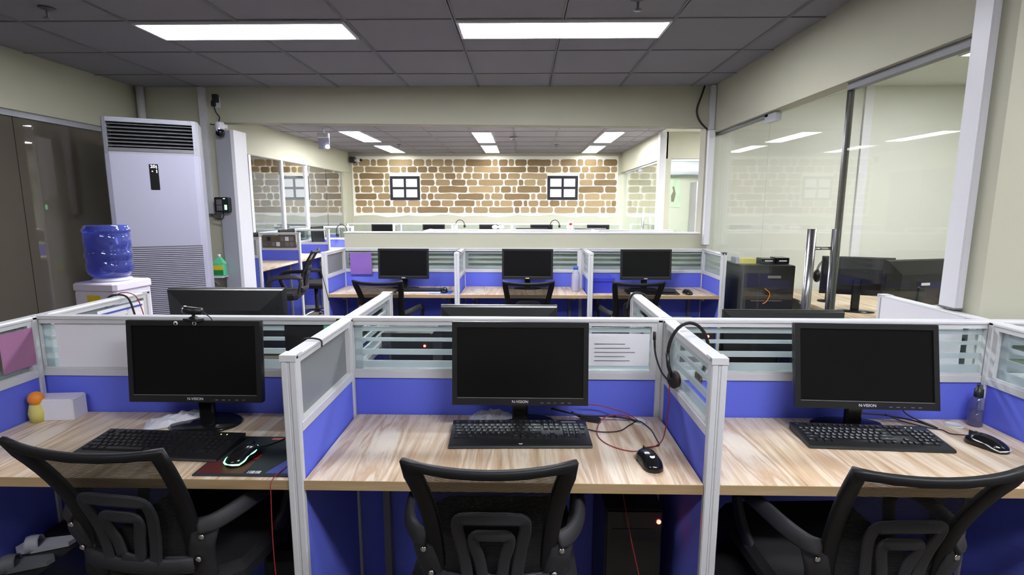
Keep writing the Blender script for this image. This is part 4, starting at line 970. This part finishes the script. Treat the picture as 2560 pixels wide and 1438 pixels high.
MB().tube([(-.034, -.02, .048), (-.05, -.03, .045), (-.054, -.034, .028), (-.036, -.02, .014)], .005, 8).build('handle', 'ac_grey', mg)
for i, (x_, y_) in enumerate(((2.30, 3.36), (2.40, 3.335))):
    t = thing('notepad', ['left white pad on the edge of the desk behind the glass', 'right white pad on the edge of the desk behind the glass'][i], 'notepad', (x_, y_, .7455), .1, 'white pads behind the glass')
    MB().rbox(-.045, .045, -.03, .03, 0, .012, .003).build('pages', 'paper', t); MB().rbox(-.046, .046, -.031, .031, .0121, .014, .003).build('cover', 'white_plastic', t)
sc_ = dup(ch, (3.22, 3.80, 0), 2.6, 'mesh-back chair at the far end of the glass side room', 'chair in the side room', (1, 1, 1.0))
rd = thing('red_holder', 'small red plastic holder beside the chair in the glass side room', 'holder', (2.83, 3.45, .7455))
MB().rbox(-.022, .022, -.012, .012, 0, .11, .005).build('body', 'red', rd)
MB().tube([(-.02, 0, .105), (-.02, 0, .14), (.012, 0, .145), (.02, 0, .105)], .005, 8).build('loop', 'red', rd)
# ================================================================== things on and around the near desks
pb = thing('headset', 'black headset with red ear cushion hung over the partition right of the centre desk', 'headset', (.5034, 1.585, 1.093))
arcp = [(-.062*math.cos(a_)+.004, 0, .018*0+(-.065)+.098*math.sin(a_)) for a_ in [PI*k/16 for k in range(17)]]
MB().sweep(arcp, .010, .005, nrm=(0, -1, 0)).build('headband', 'black_satin', pb)
for s_ in (-1, 1):
    MB().sweep([(s_*.060, 0, -.06), (s_*.056, -.004, -.10), (s_*.045, -.006, -.135)], .014, .010, nrm=(s_, 0, 0)).build('yoke', 'black_satin', pb)
    MB().lathe([(.020, -.012), (.026, -.009), (.027, .006), (.022, .010)], 20).xf(TR(s_*.038, -.006, -.143) @ RZ(-s_*.3) @ RY(s_*PI/2)).build('ear_cup', 'black_matt', pb)
    MB().lathe([(.027, -.003), (.0285, .0), (.027, .003)], 20).xf(TR(s_*.040, -.006, -.143) @ RZ(-s_*.3) @ RY(s_*PI/2)).build('cushion_ring', 'dark_red', pb)
MB().tube(smooth_path([(-.052, -.006, -.15), (-.075, .004, -.12), (-.092, .012, -.07), (-.096, .018, -.02)], 6), [.0028]*15+[.0035]*4, 8).build('microphone_arm', 'cable_black', pb)
MB().tube([(-.096, .018, -.025), (-.096, .021, .0)], .005, 8).build('microphone', 'black_matt', pb)
Mi = TR(.5034, 1.585, 1.093).inverted()
cr_ = smooth_path([(.452, 1.575, .932), (.452, 1.57, .88), (.444, 1.565, .80), (.430, 1.56, .755), (.385, 1.53, .748), (.33, 1.51, .748), (.27, 1.55, .748), (.243, 1.62, .749), (.262, 1.70, .76), (.30, 1.725, .772), (.35, 1.735, .768), (.395, 1.738, .748)], 8)
MB().tube([Mi @ p for p in cr_], .0016, 6).build('cable', 'cable_red', pb)
def cable(label, pts, r=.002, m='cable_black', group='loose cables'):
    mb = MB().tube(smooth_path(pts, 8), r, 6)
    c0 = Vector(pts[0]); mb.xf(TR(-c0.x, -c0.y, -c0.z))
    o = mb.build('cable', m); o.location = c0
    return tag(o, label, 'cable', group)
cable('thick black monitor cable running into the grommet of the centre desk', [(.10, 1.74, .79), (.20, 1.745, .765), (.30, 1.742, .762), (.36, 1.738, .757), (.395, 1.735, .749)], .0035)
cable('thin black cable sagging across the centre desk behind the keyboard', [(.215, 1.665, .7485), (.26, 1.645, .7485), (.32, 1.655, .7485), (.36, 1.70, .7485), (.394, 1.736, .749)], .0018)
cable('red cable looping out from under the centre monitor', [(.21, 1.76, .80), (.28, 1.765, .79), (.36, 1.75, .77), (.398, 1.742, .749)], .0016, 'cable_red')
sw = thing('cable_adapter', 'small black inline box on the cables behind the centre keyboard', 'adapter', (.235, 1.735, .7465), -.35)
MB().rbox(-.035, .035, -.009, .009, 0, .016, .003).build('case', 'black_satin', sw); MB().tube([(-.033, 0, .008), (-.07, .01, .02)], .003, 6).build('lead', 'cable_black', sw)
cable('black monitor cable lying across the back of the right desk', [(1.10, 1.76, .80), (1.16, 1.765, .775), (1.25, 1.77, .765), (1.33, 1.75, .755), (1.38, 1.70, .7485)], .003)
cable('thin black cable hanging from the right monitor', [(1.26, 1.70, .85), (1.28, 1.73, .80), (1.33, 1.745, .765), (1.38, 1.71, .7485)], .0024)
cable('red wire hanging over the front edge of the left desk', [(-.655, 1.50, .7485), (-.660, 1.40, .749), (-.668, 1.318, .748), (-.670, 1.308, .70), (-.672, 1.305, .55), (-.668, 1.305, .40), (-.665, 1.31, .25)], .0014, 'cable_red')
cable('thin dark red wire hanging under the centre desk', [(.30, 1.60, .70), (.31, 1.50, .60), (.325, 1.45, .50), (.345, 1.40, .40), (.36, 1.36, .30)], .0014, 'cable_red')
cable('black cable bent over the top of the fogged partition', [(-.640, 1.475, 1.06), (-.632, 1.475, 1.093), (-.605, 1.475, 1.099), (-.578, 1.475, 1.093), (-.574, 1.47, 1.075)], .0026)
cable('thick black cable bent over the end of the partition behind the centre desk', [(.46, 2.30, 1.03), (.47, 2.30, 1.075), (.485, 2.30, 1.098), (.51, 2.30, 1.101), (.535, 2.30, 1.09), (.545, 2.29, 1.05)], .005)
cable('black cable bent over the partition near the water dispenser', [(-1.75, 2.16, 1.02), (-1.745, 2.17, 1.085), (-1.715, 2.18, 1.102), (-1.675, 2.19, 1.09), (-1.662, 2.20, 1.03), (-1.66, 2.21, .96)], .0045)
cable('thin red cable bent over the partition near the water dispenser', [(-1.75, 2.20, 1.02), (-1.745, 2.21, 1.085), (-1.715, 2.22, 1.105), (-1.670, 2.23, 1.09), (-1.655, 2.24, 1.03), (-1.65, 2.25, .96)], .0022, 'cable_red')
cable('thin black cable hung down the leftmost partition against the half wall', [(-1.615, 4.19, 1.03), (-1.60, 4.185, .93), (-1.57, 4.18, .80), (-1.555, 4.18, .72)], .003)
cable('black cable bent over the rounded post against the half wall', [(-.555, 4.24, 1.10), (-.548, 4.24, 1.11), (-.525, 4.24, 1.118), (-.50, 4.24, 1.11), (-.494, 4.24, 1.10)], .004)
def sheet(label, c, w_, h_, rz, m='paper', header=None, cat='paper', name='paper_sheet', group=None, lines=True):
    t = thing(name, label, cat, c, rz, group)
    MB().grid(lambda u, v: (-w_/2+w_*u, .0008*math.sin(u*7)*v, h_*v), 6, 4).build('sheet', m, t)
    if header: MB().box(-w_*.45, w_*.45, -.0022, -.0014, h_*.84, h_*.9).build('printed_bar', header, t)
    if lines:
        l = MB()
        for k in range(5): l.box(-w_*.4, w_*(.1+.25*((k*7) % 3)/3), -.0022, -.0014, h_*(.68-.13*k), h_*(.695-.13*k))
        l.build('printed_lines', 'print_grey', t)
    return t
sheet('white paper taped inside the glass right of the centre monitor', (.335, 1.797, .925), .21, .115, 0)
sheet('large white paper covering the glass left of the left monitor', (-1.49, 1.797, .90), .31, .172, 0, lines=False)
sheet('white paper with a blue bar on the partition near the water dispenser', (-1.68, 2.16, .93), .26, .13, PI/2, header='paper_blue')
sheet('white sheet covering the partition by the glass door', (1.5685, 2.10, .80), .44, .285, -PI/2, 'white_plastic', lines=False)
sheet('pink and purple picture on the glass at the far left', (-1.687, 1.695, .93), .12, .13, PI/2, 'pink', lines=False, cat='picture', name='picture')
sheet('dark cloth hanging on the partition right of the left monitor', (-.745, 1.797, .925), .17, .145, 0, 'bag_black', lines=False, cat='cloth', name='cloth')
sheet('small green note at the top of the partition right of the left monitor', (-.668, 1.7935, 1.03), .045, .035, 0, 'green_liquid', lines=False, cat='note', name='sticky_note')
pc2 = sheet('purple cloth hanging on the back partition against the half wall', (-1.43, 4.66, .875), .19, .19, 0, 'purple', lines=False, cat='cloth', name='cloth')
pcc = sheet('dark photo collage on the far left partition behind the first black chair', (-2.985, 6.465, .965), .42, .15, 0, 'pic_brown', cat='collage', name='photo_collage')
for k in range(14):
    MB().box(-.2+(k % 7)*.056, -.155+(k % 7)*.056, -.0035, -.002, .02+.065*(k//7), .07+.065*(k//7)).build('photo', random.choice(['print_grey', 'ac_louver', 'pic_brown', 'ac_dark', 'paper']), pcc)
wb = thing('tissue_box', 'white and lilac box at the back left corner of the left desk', 'box', (-1.60, 1.735, DZ), .1)
MB().rbox(-.075, .06, -.035, .035, 0, .075, .004).build('carton', 'white_plastic', wb); MB().box(-.07, .055, -.033, .033, .0752, .077).build('lid', 'dispenser', wb)
yt = thing('desk_toy', 'small yellow and orange object by the leftmost partition', 'toy', (-1.655, 1.70, DZ))
MB().lathe([(.022, 0), (.026, .03), (.020, .06), (.001, .062)], 16).build('body', 'pale_yellow', yt); MB().ellipsoid((.0, 0, .08), (.024, .022, .024), 14, 10).build('head', 'orange', yt)
def crumple(label, c, sx_, sy_, sz_, rz):
    t = thing('plastic_wrap', label, 'plastic wrap', c, rz, 'crumpled wraps under the monitors')
    rr = random.Random(int(c[0]*1000)+50)
    J = [[rr.uniform(-1, 1) for _ in range(12)] for _ in range(9)]
    MB().grid(lambda u, v: (sx_*(u-.5), sy_*(v-.5), .002+sz_*max(0, (math.sin(PI*u)*math.sin(PI*v))**.6)*(1+.35*J[int(v*8)][int(u*11)])), 11, 8, smooth=False).build('film', 'plastic_bag', t)
    MB().box(-sx_*.45, sx_*.45, -sy_*.4, sy_*.4, 0, .003).build('flat_part', 'paper', t)
crumple('white paper and film sticking out beside the left monitor base', (-1.17, 1.705, DZ), .20, .09, .03, .5)
crumple('crumpled clear film behind the centre monitor neck', (-.10, 1.74, DZ), .16, .07, .035, .1)
sb = thing('spray_bottle', 'clear plastic spray bottle with black cap at the back of the right desk', 'bottle', (1.528, 1.735, DZ))
MB().lathe([(.020, 0), (.0225, .004), (.0225, .085), (.017, .098), (.011, .103)], 20).build('body', 'bottle_clear', sb)
MB().lathe([(.019, .003), (.020, .005), (.020, .055), (.001, .056)], 18).build('liquid', 'bottle_clear', sb)
MB().lathe([(.0125, .100), (.0135, .104), (.0125, .128), (.008, .130), (.008, .142), (.001, .143)], 18).build('cap', 'black_satin', sb)
wcase = thing('plastic_case', 'white ribbed plastic case seen through the glass behind the right desk', 'case', (.885, 1.866, DZ))
MB().rbox(-.125, .125, -.035, .035, 0, .165, .02, 'y').build('case_half', 'cream_plastic', wcase)
for k in (-.05, .03): MB().box(k, k+.004, -.0362, -.035, .1, .16).build('rib', 'print_grey', wcase)
bxb = thing('storage_box', 'blue storage box with lid on the desk against the half wall', 'box', (.672, 4.46, ZD2))
MB().rbox(-.10, .08, -.13, .13, 0, .095, .004).build('box', 'blue_box', bxb); MB().rbox(-.106, .086, -.136, .136, .095, .125, .005).build('lid', 'blue_box', bxb)
wbt = thing('water_bottle', 'pale blue drinking bottle on the middle desk against the half wall', 'bottle', (.445, 4.42, ZD2))
MB().lathe([(.03, 0), (.034, .01), (.034, .14), (.02, .17), (.02, .19), (.001, .191)], 18).build('body', 'clear_plastic', wbt); MB().lathe([(.021, .185), (.021, .21), (.001, .211)], 14).build('cap', 'pad_blue', wbt)
fh = thing('headset', 'thin black headset hung on the far left partition near the half wall end', 'headset', (-2.90, 8.54, 1.15))
MB().tube([(.085*math.cos(a_), -.03, -.07+.10*math.sin(a_)) for a_ in [PI*k/14-.3 for k in range(18)]], .007, 6).build('headband', 'black_satin', fh)
for s_ in (-1, 1): MB().ellipsoid((s_*.07, -.035, -.135), (.028, .022, .035), 12, 8).build('ear_cup', 'black_satin', fh)
# far headsets and white trinkets on the far partitions
def far_headset(label, x, y, z):
    t = thing('headset', label, 'headset', (x, y, z), 0, 'headsets on the far partitions')
    MB().tube([(.085*math.cos(a_), -.03, -.05+.10*math.sin(a_)) for a_ in [PI*k/12 for k in range(13)]], .008, 6).build('headband', 'black_satin', t)
    for s_ in (-1, 1): MB().ellipsoid((s_*.085, -.03, -.065), (.022, .02, .032), 10, 6).build('ear_cup', 'black_satin', t)
far_headset('headset looped on the far row below the left part of the mural', -1.17, 10.011, 1.17)
far_headset('headset looped on the far row below the right paper window', .60, 10.011, 1.17)
for l_, px, Y_, z_, m_ in (('white and red stuffed toy sitting on the long far rail', 1423, 7.3, 1.16, 'red'), ('white cloth bow tied on the long far rail', 1245, 7.3, 1.16, 'paper')):
    t = thing('ornament', l_, 'ornament', (xat(px, Y_), Y_, z_))
    MB().ellipsoid((0, 0, .035), (.045, .03, .04), 14, 8).ellipsoid((.0, 0, .085), (.032, .028, .032), 12, 8).build('body', 'white_plastic', t) if m_ == 'red' else MB().ellipsoid((-.04, 0, .03), (.045, .02, .028), 12, 8).ellipsoid((.04, 0, .03), (.045, .02, .028), 12, 8).build('loops', 'white_plastic', t)
    MB().ellipsoid((.01, -.026, .075), (.022, .012, .018), 10, 6).build('accent', m_, t)
# ================================================================== under the desks
tower('black computer tower under the centre desk with a red power light', (.345, 1.645, 0), 0, .175, .27, .56)
tower('black computer tower under the left desk beside the white slippers', (-1.60, 1.60, 0), 0, .175, .36, .33, led=False)
def slipper(label, loc, rz, m):
    t = thing('slipper', label, 'slipper', loc, rz, 'slippers under the left desk')
    t.scale = (.62, .62, .7)
    MB().prism([(-.045, 0), (-.05, .06), (-.035, .13), (0, .15), (.035, .13), (.05, .06), (.045, 0), (.035, -.10), (0, -.12), (-.035, -.10)], 0, .022, 'z').build('sole', m, t)
    MB().sweep([(-.05, .06, .01), (-.035, .065, .05), (0, .07, .062), (.035, .065, .05), (.05, .06, .01)], .06, .006, nrm=(0, 0, 1)).build('strap', m, t)
slipper('white slipper on top of the tower under the left desk', (-1.60, 1.62, .332), 1.9, 'shoe_white')
slipper('grey slipper in front of the white one under the left desk', (-1.585, 1.52, .332), 1.9, 'shoe_grey')
bp_ = thing('backpack', 'black backpack leaning under the left desk by the red wire', 'backpack', (-.735, 1.60, 0), .05); bp_.scale = (.68, 1, .84)
MB().rbox(-.15, .15, -.09, .10, 0, .46, .05).build('main_body', 'bag_black', bp_); MB().rbox(-.12, .12, -.13, -.088, .04, .26, .03).build('front_pocket', 'bag_black', bp_)
MB().sweep(smooth_path([(-.06, -.02, .44), (-.05, -.02, .52), (.0, -.02, .55), (.05, -.02, .52), (.06, -.02, .44)], 5), .03, .006, nrm=(0, -1, 0)).build('handle', 'bag_black', bp_)
tower('black computer tower on the floor under the right desk', (.625, 1.60, 0), 0, .175, .34, .40, led=False)
# status lights of the computers on the desks behind
for l_, x_, z_ in (('computer tower on the desk behind the centre monitor with a red light', -.45, 0), ('computer tower on the desk behind the right partition with a red light', .645, 0)):
    t = thing('computer_tower', l_, 'computer', (x_, 2.16, .745), 0, 'small computers on the desks behind')
    MB().rbox(-.10, .10, -.15, .15, 0, .25 if x_ > 0 else .24, .005).build('case', 'black_satin', t)
    MB().ellipsoid((.07, -.152,   .235 if x_ > 0 else .19), (.005, .003, .005), 10, 6).build('power_light', 'led_red', t)
